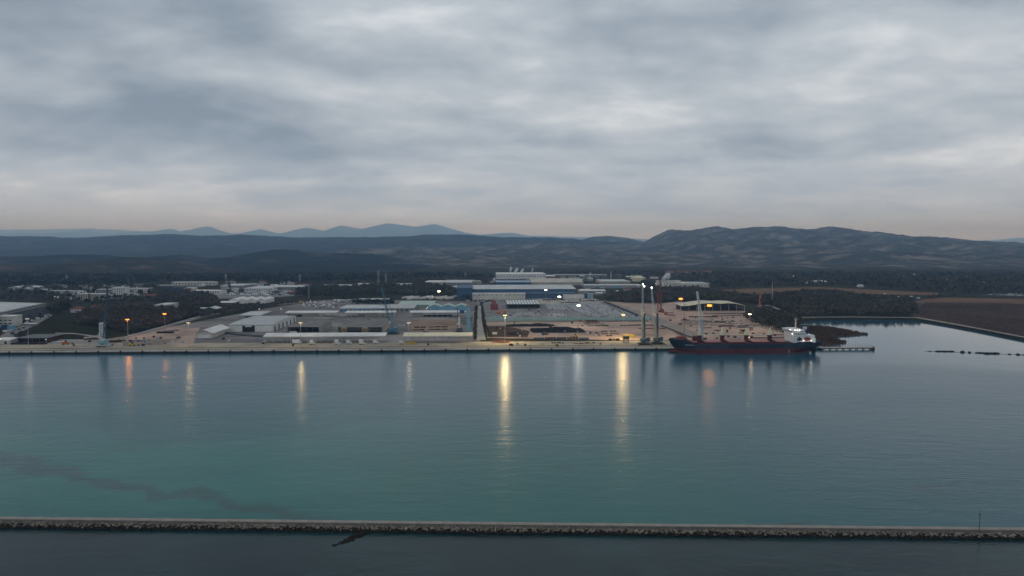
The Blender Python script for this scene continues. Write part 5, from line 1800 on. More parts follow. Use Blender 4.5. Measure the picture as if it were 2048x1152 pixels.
# steel stacks: (x0, x1, y, height px, depth m, material, label)
STK = [(1166, 1200, 646.0, 1.6, 3, rust_dark, 'shortest dark steel row behind the coal heap'), (1170, 1210, 649.0, 1.6, 3, rust_dark, 'middle dark steel row behind the coal heap'),
       (1174, 1219, 652.5, 2.0, 3, rust_dark, 'longest dark steel row behind the coal heap'), (1240, 1312, 651.5, 2.2, 3, rust_dark, 'long dark bank row before the dark crane towers'),
       (1277, 1334, 658.0, 1.6, 3, rust_dark, 'dark straight steel row behind the crane towers'), (1202, 1234, 663.5, 2.0, 5, rust, 'reddish steel plates on the bulk yard'),
       (1202, 1240, 668, 1.2, 3, rust, 'thin reddish steel strip below the reddish plates'), (1103, 1123, 686.8, 2.2, 2.5, rust_dark, 'flat black steel bundle on the quay edge, western'),
       (1169, 1191, 686.8, 2.2, 2.5, rust_dark, 'flat black steel bundle on the quay edge, eastern'), (1147, 1168, 688.0, 1.0, 2.5, rust, 'thin rusty steel bundle between the black quay bundles'),
       (1212, 1226, 672.5, 1.6, 3, rust_dark, 'dark pallet row left of the yellow trailer'),
       (1378, 1438, 634.5, 1.8, 4, rust, 'long rusty billet row in front of the hangar'), (1402, 1472, 643.5, 1.6, 3, rust_dark, 'dark billet row behind the lattice boom'),
       (1412, 1470, 645.8, 1.2, 3, rust_dark, 'thin dark billet row next to the dark billet row'), (1442, 1505, 653.0, 2.2, 3, rust_dark, 'thick dark billet row in mid steel yard'),
       (1455, 1488, 648.5, 1.4, 3, rust_dark, 'short dark billet row behind the thick one'), (1476, 1512, 655.5, 1.2, 3, rust_dark, 'thin dark strip touching the red boxes'),
       (1362, 1388, 641.0, 1.4, 3, rust_dark, 'short dark bar row by the dirt road'), (1404, 1425, 656.5, 1.4, 3, rust_dark, 'dark bar row left of the fallen bars'),
       (1428, 1446, 661.5, 1.4, 3, rust_dark, 'stray dark bars in the steel yard'), (1500, 1572, 670.5, 1.3, 3, rust_dark, 'long dark bar row behind the ship cranes'),
       (1520, 1580, 676.0, 1.3, 3, rust_dark, 'dark bar row near the ship bridge'), (1478, 1496, 667.0, 1.8, 3, rust, 'rusty bars behind the third ship crane'),
       (1500, 1530, 676.5, 1.6, 3, rust, 'rusty bar pile behind the fourth ship crane'),
       (828, 852, 655.8, 2.4, 3, rust, 'rusty bar stack at the left of the dirt patch'), (856, 896, 655.0, 2.2, 3, rust, 'long rusty bar stack on the dirt patch'),
       (826, 850, 661.0, 2.4, 3, rust_dark, 'dark bar stack in front of the rusty bar stack'), (856, 896, 660.0, 2.4, 3, rust_dark, 'long dark bar stack on the dirt patch'),
       (845, 857, 664.5, 1.6, 3, rust_dark, 'small dark bar bundle between the stacks and canopy'), (878, 890, 667, 1.4, 3, rust_dark, 'tiny dark bar bundle near the canopy roof'),
       (921, 945, 638.5, 1.6, 3, rust_dark, 'upper dark pipe rack behind the blue tower'), (921, 945, 642.5, 2.0, 3, green_wall, 'dark green pipe rack behind the blue tower'), (924, 944, 647.5, 1.4, 3, rust, 'rusty pipe rack behind the blue tower'),
       (1408, 1490, 628.0, 1.2, 4, rust_dark, 'dark slab rows right in front of the hangar'), (1425, 1485, 632.0, 1.2, 4, rust_dark, 'lower dark slab rows before the hangar'),
       (100, 117, 685.8, 2.0, 4, galv, 'silver scrap bundles right of the rusty steel shed'), (108, 134, 683.8, 2.0, 4, crane_white, 'white bundles against the kerb wall'),
       (20, 90, 689.5, 3.2, 4, rust_dark, 'long dark scrap row before the rusty steel shed'), (216, 262, 685.0, 4.0, 5, rust_dark, 'dark scrap row beside the white-towered crane'),
       (218, 262, 681.5, 2.2, 4, mat('timber', (0.30, 0.19, 0.10), .85, .3, .4), 'orange-brown timber row behind the dark scrap row'), (262, 288, 683.5, 3.2, 5, steel, 'grey scrap sheets beside the timber row'),
       (286, 297, 682.8, 3.4, 4, crane_dark, 'black machine parts at the end of the scrap'),
       (312, 346, 667.0, 3.6, 6, rust_dark, 'dark trailers and frames by the slanting road'), (326, 356, 662.5, 3.0, 5, steel, 'grey trailer frames by the slanting road'),
       (1040, 1084, 637 + 8, 1.6, 3, yellow_pale, 'yellow formwork row under the aqua wall'), (1020, 1090, 648.2, .9, 3, offwhite, 'white strip of slabs behind the coal heaps'),
       (1085, 1130, 600.5, 2.2, 6, rust_dark, 'dark timber stack beyond the car park'), (1120, 1158, 606.0, 1.6, 5, rust_dark, 'low dark stack behind the car rows'), (1170, 1196, 602, 2, 5, rust, 'rusty stack at the far car park corner'),
       (745, 765, 648 + 6, 1.2, 4, galv, 'pale coil of pipes beside the blue-grey crane'), (795, 810, 652, 2.0, 6, galv, 'grey hoop pile beside the blue-grey crane')]
for (x0, x1, yy, hp, dp, m_, lb) in STK:
    p = W(x0, yy)
    mp_ = MPP(p)
    w = (x1 - x0) * mp_
    hh_ = max(.8, hp * mp_)
    t = thing('steel_stack', lb, 'stack', p, A + random.uniform(-.02, .02), 'stacks of steel and goods on the yards')
    nseg = max(2, int(w / 9))
    for i in range(nseg):
        a_, c_ = w * i / nseg + random.uniform(.1, .5), w * (i + 1) / nseg - random.uniform(.1, .9)
        h_ = hh_ * random.uniform(.6, 1.05)
        y_ = random.uniform(-.5, .5)
        mb = MB()
        k_ = max(2, int(h_ / .5))
        for q in range(min(k_, 4)):
            in_ = random.uniform(0, .5)
            mb.box(a_ + in_, c_ - in_ * .5, y_ + in_ * .3, y_ + dp - in_ * .3, h_ * q / min(k_, 4) + (.002 if q else 0), h_ * (q + 1) / min(k_, 4))
        mb.build('bundle', m_, t)

# boxes, containers, wagons, hoppers
def container(label, x0, x1, yy, hp, m_, dp=2.6, name='container', group=None, ribs=True, z0=0.0):
    p = W(x0, yy)
    mp_ = MPP(p)
    w = (x1 - x0) * mp_
    h_ = hp * mp_
    t = thing(name, label, 'container', p + Vector((0, 0, z0)), A, group)
    MB().box(0, w, 0, dp, 0, h_).build('body', m_, t)
    if ribs:
        nn = max(3, int(w / 2.5))
        for i in range(nn + 1):
            MB().box(w * i / nn - .12, w * i / nn + .12, -.12, -.001, .05, h_ - .05).build('rib', m_, t)
    MB().box(-.05, w + .05, -.08, dp + .05, h_ + .002, h_ + .12).build('lid', m_, t)
    return t


container('long yellow trailer box by the harbour cranes', 1244, 1269, 675.5, 6.5, yellow)
container('small red-brown box left of the black hopper', 1218, 1223.5, 682, 4.6, rust)
container('small red-brown box beside the black hopper', 1233, 1239, 681.5, 4.6, rust)
container('yellow little box between two red-brown boxes', 1225, 1231, 680.5, 3.6, yellow)
container('tall red container block beside the striped steel shed', 981, 996, 620, 12, red, 9)
container('red container stepped behind the tall red block', 983, 992, 613, 11, red, 8)
container('faded red box at the foot of the aqua wall', 1156, 1163, 643.8, 3.8, red)
container('long faded red crate row at the foot of the aqua wall', 1172, 1195, 643.8, 3.4, rust)
container('red box standing in the steel yard', 1500, 1506, 662, 5, red)
container('rusty wide box beside the red box in the steel yard', 1480, 1495, 664, 4.5, rust)
container('white skip on the brown scrub patch', 985, 994, 669, 4, white_wall, 3)
container('grey concrete block hut on the left quay', 246, 256, 692, 8, mat('pink_grey', (.33, .29, .27), .85, .2, .2), 5, 'block_hut', ribs=False)
container('pale blue container by the works road', 15, 25, 661, 9, sky_blue, 6)
container('darker blue container by the works road', 3, 12, 658, 8, blue_wall, 6)
container('white site container next to the pale blue one', 5, 16, 664, 3, crane_white, 4)
container('white tank container near the works hall', 72, 77, 640, 5, crane_white, 3)
container('red-brown shed box at the top of the works road', 113, 119, 629, 3.5, rust, 5)
for i, (x0, x1, yy, hp, m_, lb) in enumerate(((1067, 1089, 681, 5.4, crane_dark, 'large black open wagon nearest the scrub patch'), (1090, 1112, 679, 4.0, rust_dark, 'dark brown rail wagon second from the large black one'),
                                            (1113, 1133, 679.5, 4.6, crane_dark, 'black rail wagon between two brown wagons'), (1134, 1157, 679, 3.8, rust, 'rusty flat rail wagon'), (1158, 1178, 680.5, 5.0, steel, 'grey open wagon at the end of the row'))):
    p = W(x0, yy)
    mp_ = MPP(p)
    w = (x1 - x0) * mp_
    t = thing('rail_wagon', lb, 'wagon', p, A, 'rail wagons on the quay track')
    h_ = hp * mp_
    MB().box(0, w, 0, 2.8, .9, 1.3).build('frame', crane_dark, t)
    MB().box(0, w, 0, .15, 1.3, h_).box(0, w, 2.65, 2.8, 1.3, h_).box(0, .15, .15, 2.65, 1.3, h_).box(w - .15, w, .15, 2.65, 1.3, h_).build('side_wall', m_, t)
    MB().box(.2, w - .2, .2, 2.6, 1.31, h_ * .8).build('load', coal, t)
    for k in range(4):
        xx = w * (.12 + .25 * k)
        MB().tube((xx, .1, .45), (xx, .4, .45), .45).tube((xx, 2.4, .45), (xx, 2.7, .45), .45).build('wheel', rubber, t)
for a_, lb in (((1244, 684), 'black hopper on legs standing on the quay'),):
    p = W(1253, 684.5)
    t = thing('hopper', lb, 'hopper', p, A)
    MB().add([(-3.2, 0, 3.4), (3.2, 0, 3.4), (3.2, 5, 3.4), (-3.2, 5, 3.4), (-3.6, -.4, 7.6), (3.6, -.4, 7.6), (3.6, 5.4, 7.6), (-3.6, 5.4, 7.6)],
             [(3, 2, 1, 0), (4, 5, 6, 7), (0, 1, 5, 4), (1, 2, 6, 5), (2, 3, 7, 6), (3, 0, 4, 7)]).build('bin', crane_dark, t)
    for sx in (-2.9, 2.9):
        for yy in (.2, 4.8):
            MB().box(sx - .25, sx + .25, yy - .25, yy + .25, 0, 3.4).build('leg', crane_dark, t)

# trucks, forklifts, loaders
def truck(label, px, py, m_, cabm, L_=9.0, hh_=3.6, rz=0.0, group=None):
    t = thing('truck', label, 'truck', W(px, py), A + rz, group)
    MB().box(-L_ / 2, L_ / 2 - 2.4, -1.25, 1.25, 1.1, hh_).build('cargo_box', m_, t)
    c_ = MB().prism([(L_ / 2 - 2.2, .8), (L_ / 2, .8), (L_ / 2, 2.0), (L_ / 2 - .4, 3.0), (L_ / 2 - 2.2, 3.0)], -1.2, 1.2).build('cab', cabm, t)
    MB().box(L_ / 2 - 1.8, L_ / 2 - .5, -1.24, -1.2, 1.9, 2.7).build('window', glass, c_)
    MB().box(-L_ / 2, L_ / 2, -1.0, 1.0, .7, 1.09).build('frame', crane_dark, t)
    for xx in (-L_ / 2 + 1.2, -L_ / 2 + 2.6, L_ / 2 - 1.2):
        MB().tube((xx, -1.25, .5), (xx, -.8, .5), .5).tube((xx, .8, .5), (xx, 1.25, .5), .5).build('wheel', rubber, t)
    return t


for (px, py, lb, L_, hh_) in ((594, 688, 'grey-white lorry under the west end of the white canopy', 11, 5.2), (625, 689, 'bright white lorry under the white canopy', 6.5, 5.6), (675, 689, 'white lorry between canopy posts', 6.5, 6.0),
                              (698, 688.5, 'smaller white lorry between canopy posts', 6, 5.0), (724, 689, 'white lorry before the wide brown-roofed shed', 7, 6.2), (752, 688, 'grey-white tipper near the east canopy end', 7, 4.6),
                              (803, 688.5, 'small white lorry at the yellow-lit canopy corner', 5.5, 4.2), (588, 670, 'white lorry parked in the narrower brown shed', 12, 4.6)):
    truck(lb, px, py, white_wall, crane_white, L_, hh_, random.uniform(-.1, .1), 'lorries at the canopies')
for (px, py, lb) in ((814, 689, 'yellow skip box closest to the small white lorry'), (821.5, 688.5, 'middle yellow skip box by the canopy'), (829, 688, 'third yellow skip box by the canopy')):
    p = W(px, py)
    t = thing('skip', lb, 'skip', p, A, 'yellow skips by the canopy')
    MB().add([(-1.6, -1, 0), (1.6, -1, 0), (1.6, 1, 0), (-1.6, 1, 0), (-2.0, -1.2, 3.4), (2.0, -1.2, 3.4), (2.0, 1.2, 3.4), (-2.0, 1.2, 3.4)],
             [(3, 2, 1, 0), (4, 5, 6, 7), (0, 1, 5, 4), (1, 2, 6, 5), (2, 3, 7, 6), (3, 0, 4, 7)]).build('bin', yellow, t)
    MB().box(-2.1, 2.1, -1.3, 1.3, 3.41, 3.6).build('rim', crane_dark, t)


def loader(label, px, py, m_, rz=0, s=1.0, name='wheel_loader'):
    t = thing(name, label, 'machine', W(px, py), A + rz)
    MB().prism([(-3 * s, .9), (1.5 * s, .9), (1.5 * s, 1.8 * s), (-.5 * s, 2.1 * s), (-3 * s, 2.2 * s)], -1.1 * s, 1.1 * s).build('body', m_, t)
    MB().box(-1.2 * s, .5 * s, -.9 * s, .9 * s, 2.1 * s, 3.4 * s).build('cab', glass, t)
    MB().bar((1 * s, 0, 1.5 * s), (3.6 * s, 0, 1.0), .5).build('arm', m_, t)
    MB().prism([(3.4 * s, .2), (4.8 * s, .2), (3.6 * s, 1.6 * s)], -1.4 * s, 1.4 * s).build('bucket', crane_dark, t)
    for xx in (-2 * s, 1 * s):
        MB().tube((xx, -1.3 * s, .8), (xx, -.8 * s, .8), .8).build('wheel', rubber, t)
        MB().tube((xx, .8 * s, .8), (xx, 1.3 * s, .8), .8).build('wheel', rubber, t)


loader('yellow wheel loader on the quay beside the grey block hut', 266, 692, yellow, .2, 1.5)
loader('yellow wheel loader by the rusty wagons', 1150, 674, yellow, 3.0, 1.3)
loader('black machine in front of the coal heap', 1089, 670, crane_dark, .5, 1.3)
loader('orange machine on the left quay apron', 133, 689, orange, .4, 1.6)
loader('yellow excavator among the white parked vans', 604, 606, yellow, .4, 1.8)
for (px, py, lb, mm) in ((999, 627.5, 'orange road tanker right of the red containers', orange), (1010, 627, 'orange and white lorry behind the orange tanker', orange)):
    truck(lb, px, py, mm, crane_white, 10, 4.6, 0)
# two saffron silos peeking over the white canopy
for (px, lb) in ((688, 'round yellow dust silo above the white canopy, next to the shed post'), (730, 'round yellow dust silo above the white canopy, before the dark doorway')):
    p = W(px, 673)
    t = thing('dust_silo', lb, 'silo', p, A)
    MB().tube((0, 0, 6), (0, 0, 10.5), 4.2, 4.6, seg=14).tube((0, 0, 10.5), (0, 0, 12), 4.6, 3.4, seg=14).build('drum', mat('silo_ochre', (.19, .155, .085), .7, .25, .3), t)
    for k in range(4):
        a_ = k * math.pi / 2 + .7
        MB().bar((math.cos(a_) * 3, math.sin(a_) * 3, 0), (math.cos(a_) * 3, math.sin(a_) * 3, 6), .5).build('leg', galv, t)

# ================================================================== vehicles in rows
def car_mesh(name, m_, L_=4.4, w_=1.8, van=False):
    mb = MB()
    if van:
        mb.prism([(-L_ / 2, .4), (L_ / 2, .4), (L_ / 2, 1.1), (L_ / 2 - .8, 1.4), (L_ / 2 - 1.3, 2.4), (-L_ / 2, 2.4)], -w_ / 2, w_ / 2)
    else:
        mb.prism([(-L_ / 2, .35), (L_ / 2, .35), (L_ / 2, .75), (L_ / 2 - 1.0, .92), (-L_ / 2, .98)], -w_ / 2, w_ / 2)
        mb.prism([(-L_ / 2 + .2, .93), (L_ / 2 - 1.1, .91), (L_ / 2 - 1.8, 1.42), (-L_ / 2 + .6, 1.42)], -w_ / 2 + .12, w_ / 2 - .12, 1)
        mb.box(-L_ / 2 + .7, L_ / 2 - 1.9, -w_ / 2 + .18, w_ / 2 - .18, 1.421, 1.47)
    for xx in (-L_ / 2 + .8, L_ / 2 - .9):
        mb.box(xx - .32, xx + .32, -w_ / 2 - .02, w_ / 2 + .02, 0, .62, 2)
    return mb


cpaint = {'white': mat('paint_white', (.70, .71, .72), .3, .05, .5, spec=.5), 'silver': mat('paint_silver', (.42, .45, .47), .3, .05, .5, spec=.5),
          'dark': mat('paint_dark', (.045, .06, .07), .3, .1, .5, spec=.5), 'red': mat('paint_red', (.30, .03, .03), .3, .1, .5, spec=.5)}
cmesh = {k_: car_mesh('car', v_).mesh('car', [v_, glass, rubber]) for k_, v_ in cpaint.items()}
vmesh = {k_: car_mesh('van', v_, 5.6, 2.0, True).mesh('van', [v_, glass, rubber]) for k_, v_ in cpaint.items()}
random.seed(77)
slots = []
lot_main = [(1085, 610), (1200, 606), (1278, 634), (1186, 634), (1150, 622), (1095, 619)]
lot_l = [(1022, 633), (1030, 626), (1075, 626), (1082, 633)]
lot_m = [(1092, 634), (1100, 628), (1122, 628), (1136, 634)]
lot_f = [(984, 635), (1040, 633.5), (1040, 636.5), (984, 637)]
lots = [lot_main, lot_l, lot_m, lot_f]
o0 = W(968, 640)
for poly in lots:
    wp = [(W(x, y).x, W(x, y).y) for x, y in poly]
    cc = [((x - o0.x) * U.x + (y - o0.y) * U.y, (x - o0.x) * V.x + (y - o0.y) * V.y) for x, y in wp]
    u0, u1 = min(c[0] for c in cc), max(c[0] for c in cc)
    v0, v1 = min(c[1] for c in cc), max(c[1] for c in cc)
    vv, r_i = v0, 0
    while vv < v1:
        uu, k_ = u0, 0
        while uu < u1:
            if inpoly(uu, vv, cc) and (k_ % 16) not in (0, 1) and random.random() < .93:
                w_ = o0 + U * uu + V * vv
                slots.append((w_.y, w_.x, w_.y, random.random()))
            uu += 2.6
            k_ += 1
        r_i += 1
        vv += 5.0 if r_i % 2 else 10.5
slots.sort()
stuff_w, stuff_d = MB(), MB()
base_w = car_mesh('car', None)
nc = 0
for _, x_, y_, r_ in slots:
    kind = 'white' if r_ < .68 else 'silver' if r_ < .84 else 'dark' if r_ < .97 else 'red'
    if nc < 290:
        o = link('parked_car', cmesh[kind], None, (x_, y_, GZ + .06), A + math.pi / 2 + random.uniform(-.03, .03))
        tag(o, {'white': 'small white car parked in the rows behind the aqua wall', 'silver': 'small silver car parked in the rows behind the aqua wall', 'dark': 'small dark car parked in the rows behind the aqua wall',
                'red': 'small red car parked in the rows behind the aqua wall'}[kind], 'car', kind + ' cars parked behind the aqua wall')
        nc += 1
    else:
        tgt = stuff_d if kind in ('dark', 'red') else stuff_w
        off = len(tgt.v)
        tgt.v += [(x_ - vy, y_ + vx, GZ + .06 + vz) for vx, vy, vz in base_w.v]
        tgt.f += [tuple(i + off for i in f_) for f_ in base_w.f]
        tgt.mi += base_w.mi
all_c = MB()
off = 0
all_c.v = stuff_w.v + stuff_d.v
all_c.f = stuff_w.f + [tuple(i + len(stuff_w.v) for i in f_) for f_ in stuff_d.f]
all_c.mi = stuff_w.mi + [3 if q == 0 else q for q in stuff_d.mi]
o = all_c.build('car_rows', [cpaint['white'], glass, rubber, cpaint['dark']])
tag(o, 'distant dense rows of mostly white cars filling the car park', 'cars', kind='stuff')

# white trailers and vans behind the sheds and left of the road
random.seed(18)
trl = MB().box(-6.3, 6.3, -1.25, 1.25, 1.1, 4.0).box(-5.8, -3.4, -1.1, 1.1, .2, 1.1).box(3.6, 4.4, -1, 1, .0, 1.1).mesh('trailer', white_wall)
for i in range(58):
    px, py = random.uniform(806, 912), random.uniform(594.5, 599.5)
    o = link('parked_trailer', trl, None, W(px, py), A + R(62) + random.uniform(-.05, .05))
    tag(o, 'white box trailer in the crowded park behind the green-roofed shed', 'trailer', 'white trailers behind the green-roofed shed')
for i in range(46):
    px, py = random.uniform(606, 668), random.uniform(604.5, 616)
    ck = random.choice(['white', 'white', 'silver', 'dark'])
    o = link('parked_van', vmesh[ck], None, W(px, py) + Vector((0, 0, .05)), random.choice([A + .3, A + 1.8]) + random.uniform(-.1, .1))
    tag(o, ck + ' van or truck in the loose vehicle yard by the slanting road', 'van', ck + ' vans in the yard by the slanting road')
for i in range(34):
    px, py = random.uniform(668, 700), random.uniform(600, 604)
    if i < 14:
        ck = random.choice(['white', 'silver'])
        o = link('parked_van', vmesh[ck], None, W(px, py) + Vector((0, 0, .05)), A + random.uniform(-.1, .6))
        tag(o, ck + ' pale van left of the dark hedge by the pale blue long building', 'van', ck + ' pale vans by the pale blue long building')
for i in range(60):
    px, py = random.uniform(930, 1075), random.uniform(600, 604.5)
    ck = random.choice(['white', 'white', 'silver', 'dark'])
    o = link('parked_car', cmesh[ck], None, W(px, py) + Vector((0, 0, .06)), A + random.choice([0, 1.57]) + random.uniform(-.05, .05))
    tag(o, ck + ' car parked along the cream store and striped steel shed', 'car', ck + ' cars parked by the cream store')
# pale boats / lorries yard in the trading estate
for i in range(70):
    px, py = random.uniform(450, 600), random.uniform(584.5, 591.5)
    ck = random.choice(['white', 'white', 'silver', 'dark', 'silver'])
    o = link('parked_van', vmesh[ck], None, W(px, py) + Vector((0, 0, .05)), A + random.uniform(-.2, 1.8))
    o.scale = (1.5, 1.4, 1.3)
    tag(o, ck + ' lorry or coach in the estate park before the broad white warehouses', 'lorry', ck + ' lorries before the broad white warehouses')
gsheet('estate_park', [(400, 598), (420, 588), (600, 583), (606, 591), (520, 596)], .05, asphalt_pale)
for i in range(26):
    px, py = random.uniform(28, 105), random.uniform(632, 668)
    a_, c_ = W(20, 664), W(100, 631)
    q = a_.lerp(c_, random.random()) + Vector((random.uniform(-10, 6), random.uniform(-6, 6), .1))
    ck = random.choice(['white', 'silver', 'dark', 'silver'])
    o = link('parked_van', vmesh[ck], None, q, rzh + random.uniform(-.2, .2))
    tag(o, ck + ' vehicle beside the big grey works hall', 'van', ck + ' vehicles along the works road')
for i in range(20):
    q = W(random.uniform(1768, 1838), random.uniform(593.5, 597.5))
    ck = random.choice(['white', 'silver', 'dark', 'dark'])
    o = link('parked_van', vmesh[ck], None, q, random.uniform(0, 3))
    tag(o, ck + ' vehicle in the small lit yard in the reed plain', 'van', ck + ' vehicles in the reed plain yard')

# small buildings of the town and estate
random.seed(61)
TB = [((8, 330), (572, 582), 26, 'small pale town building under the left hills', (2.4, 4.5)), ((95, 300), (584, 600), 20, 'small pale house among the town gardens', (3, 5)),
      ((395, 620), (566, 574), 16, 'small pale estate shed below the dark conifers', (2.5, 4.5)), ((440, 600), (576, 590), 14, 'small pale workshop in the trading estate', (3, 5)),
      ((1120, 1300), (551, 562), 16, 'small pale annex in the works behind the blue hall', (2, 4)), ((1160, 1290), (578, 592), 14, 'cluttered small workshop beyond the car park', (3, 5)),
      ((1440, 1960), (550, 556), 14, 'tiny pale farm building below the right hill', (1.6, 2.6)), ((936, 1010), (562, 568), 5, 'low pale outbuilding beside the ribbed blue hall', (2, 3.5))]
for (xr, yr, cnt, lb, hr2) in TB:
    for i in range(cnt):
        x0 = random.uniform(*xr)
        yb = random.uniform(*yr)
        wpx = random.uniform(6, 20)
        nw = random.randint(2, 4)
        wq = random.choice([(white_wall, 'white'), (grey_wall, 'grey'), (beige_wall, 'beige'), (offwhite, 'cream'), (dark_wall, 'dark grey'), (blue_pale, 'pale blue')])
        rq = random.choice([(pale_roof, 'pale'), (white_roof, 'white'), (grey_roof, 'grey'), (red_tile, 'red'), (dark_roof, 'dark'), (pale_roof, 'pale')])
        rk = random.choice(['flat', 'flat', 'gable_u', 'gable_u', 'gable_v'])
        lb2 = '%s-walled %s with a %s %s roof' % (wq[1], lb.replace(' pale', ''), rq[1], 'flat' if rk == 'flat' else 'pitched')
        hall('outbuilding', lb2, x0, x0 + wpx, yb, random.uniform(*hr2), None, random.uniform(9, 18), roof=rk, rise=2.2, over=.5,
             wm_=wq[0], rm=rq[0], cat='building',
             rz=A + random.uniform(-.3, .3), group=lb + 's', windows=((nw, .3, .7, .4),))
# rails and painted lines on the quay
for off_, mm in ((7.0, rust_dark), (21.0, rust_dark), (8.4, rust_dark), (22.4, rust_dark)):
    a_, c_ = quay_pt(-900, off_), quay_pt(qr.x - 6, off_)
    d_ = c_ - a_
    o = MB().box(0, d_.length, -.12, .12, .0, .14).build('crane_rail', mm, quay)
    o.location = a_ + Vector((0, 0, .06)); o.rotation_euler = (0, 0, A)
lm = MB().box(0, 9, -.2, .2, 0, .012).mesh('painted_line', mat('line_paint', (.5, .48, .42), .8, .4, .3))
x = -880.0
while x < qr.x - 20:
    o = link('painted_line', lm, quay, quay_pt(x, 34) + Vector((0, 0, .07)), A)
    x += 18
# goods scattered on the yards
random.seed(55)
PM = [rust, rust_dark, galv, offwhite, steel, dark_wall, beige_wall, blue_pale, yellow_pale]
PN = ['rusty', 'dark brown', 'silver', 'cream', 'grey', 'dark grey', 'beige', 'pale blue', 'yellowish', 'rusty']
meshes = []
for i in range(10):
    mb = MB()
    w_, d_ = random.uniform(1.5, 5), random.uniform(1.5, 3)
    for k in range(3):
        mb.box(-w_ / 2 + random.uniform(0, .4), w_ / 2 - random.uniform(0, .4), -d_ / 2, d_ / 2 - random.uniform(0, .5), k * .7 + (.003 if k else 0), (k + 1) * .7)
    meshes.append(mb.mesh('pallet_stack', PM[i % len(PM)]))
CL = [([(980, 646), (1180, 645), (1240, 676), (1190, 672), (1000, 676)], 30, 'pallet or crate stack on the bulk yard'), ([(1330, 640), (1470, 632), (1560, 676), (1420, 682)], 60, 'pallet or crate stack on the steel yard'),
      ([(440, 672), (780, 690), (950, 688), (950, 694), (450, 694)], 22, 'pallet or crate stack near the quay canopies'), ([(80, 693), (360, 668), (375, 690), (250, 694)], 40, 'pallet or crate stack on the left quay yard'),
      ([(560, 640), (800, 638), (820, 650), (790, 660), (650, 640)], 16, 'pallet or crate stack between the sheds'), ([(1000, 640), (1000, 620), (1080, 618), (1085, 624), (1020, 640)], 20, 'pallet or crate stack before the striped steel shed'),
      ([(640, 622), (700, 606), (800, 608), (850, 606), (860, 622)], 24, 'pallet or crate stack among the blue-grey sheds'), ([(1090, 604), (1190, 598), (1205, 603), (1100, 607)], 26, 'crate stack on the pale gravel yard'),
      ([(1000, 690), (1230, 684), (1230, 692), (1000, 694)], 14, 'pallet or crate stack along the lit quay')]
for poly, cnt, lb in CL:
    wp = [(W(x_, y_).x, W(x_, y_).y) for x_, y_ in poly]
    k = 0
    while k < cnt:
        x_, y_ = random.uniform(min(p[0] for p in wp), max(p[0] for p in wp)), random.uniform(min(p[1] for p in wp), max(p[1] for p in wp))
        if inpoly(x_, y_, wp):
            k += 1
            pi_ = random.randrange(10)
            o = link('pallet_stack', meshes[pi_], None, (x_, y_, GZ + .1), A + random.choice([0, 1.57]) + random.uniform(-.1, .1))
            tag(o, PN[pi_] + ' ' + lb, 'stack', PN[pi_] + ' ' + lb + 's')

# ================================================================== trees
def crown_quads(r_, h0, h1, nq, size, rs):
    """leaf clumps through an uneven crown"""
    vs_, fs = [], []
    lob = [(rs.uniform(-.45, .45) * r_, rs.uniform(-.45, .45) * r_, rs.uniform(.25, .8)) for _ in range(5)]
    for i in range(nq):
        lx, ly, lz = lob[rs.integers(0, 5)]
        d = rs.normal(size=3)
        d /= np.linalg.norm(d)
        q = rs.uniform(.25, 1) ** .5 * r_ * .62
        c = np.array([lx + d[0] * q, ly + d[1] * q, h0 + (h1 - h0) * lz + d[2] * q * .55 * (h1 - h0) / (2 * r_)])
        c[2] = min(max(c[2], h0 * .7), h1)
        a = rs.normal(size=3); a /= np.linalg.norm(a)
        b_ = np.cross(a, rs.normal(size=3)); b_ /= np.linalg.norm(b_)
        s = size * rs.uniform(.5, 1.2)
        o_ = len(vs_)
        vs_ += [c - a * s - b_ * s * .6, c + a * s * .9 - b_ * s * .7, c + a * s + b_ * s * .6, c - a * s * .7 + b_ * s * .8]
        fs.append((o_, o_ + 1, o_ + 2, o_ + 3))
    return np.array(vs_), fs


def conifer_quads(r_, h1, nq, size, rs):
    vs_, fs = [], []
    for i in range(nq):
        t_ = rs.uniform(0, 1) ** .8
        z = h1 * (.12 + .86 * t_)
        rr = r_ * (1 - t_) * rs.uniform(.4, 1)
        th = rs.uniform(0, 6.283)
        c = np.array([math.cos(th) * rr, math.sin(th) * rr, z])
        a = np.array([math.cos(th), math.sin(th), -.35]); b_ = np.array([-math.sin(th), math.cos(th), 0])
        s = size * rs.uniform(.6, 1.2)
        o_ = len(vs_)
        vs_ += [c - a * s * .4, c - b_ * s * .6 + a * s * .2, c + a * s, c + b_ * s * .6 + a * s * .2]
        fs.append((o_, o_ + 1, o_ + 2, o_ + 3))
    return np.array(vs_), fs


def trunk_mesh(h_, r_, rs):
    mb = MB()
    mb.tube((0, 0, 0), (0, 0, h_ * .55), r_, r_ * .6, seg=6)
    for k in range(5):
        a_ = rs.uniform(0, 6.28)
        z0 = h_ * rs.uniform(.25, .5)
        mb.tube((0, 0, z0), (math.cos(a_) * h_ * .22, math.sin(a_) * h_ * .22, z0 + h_ * .32), r_ * .5, r_ * .2, seg=5)
    return mb


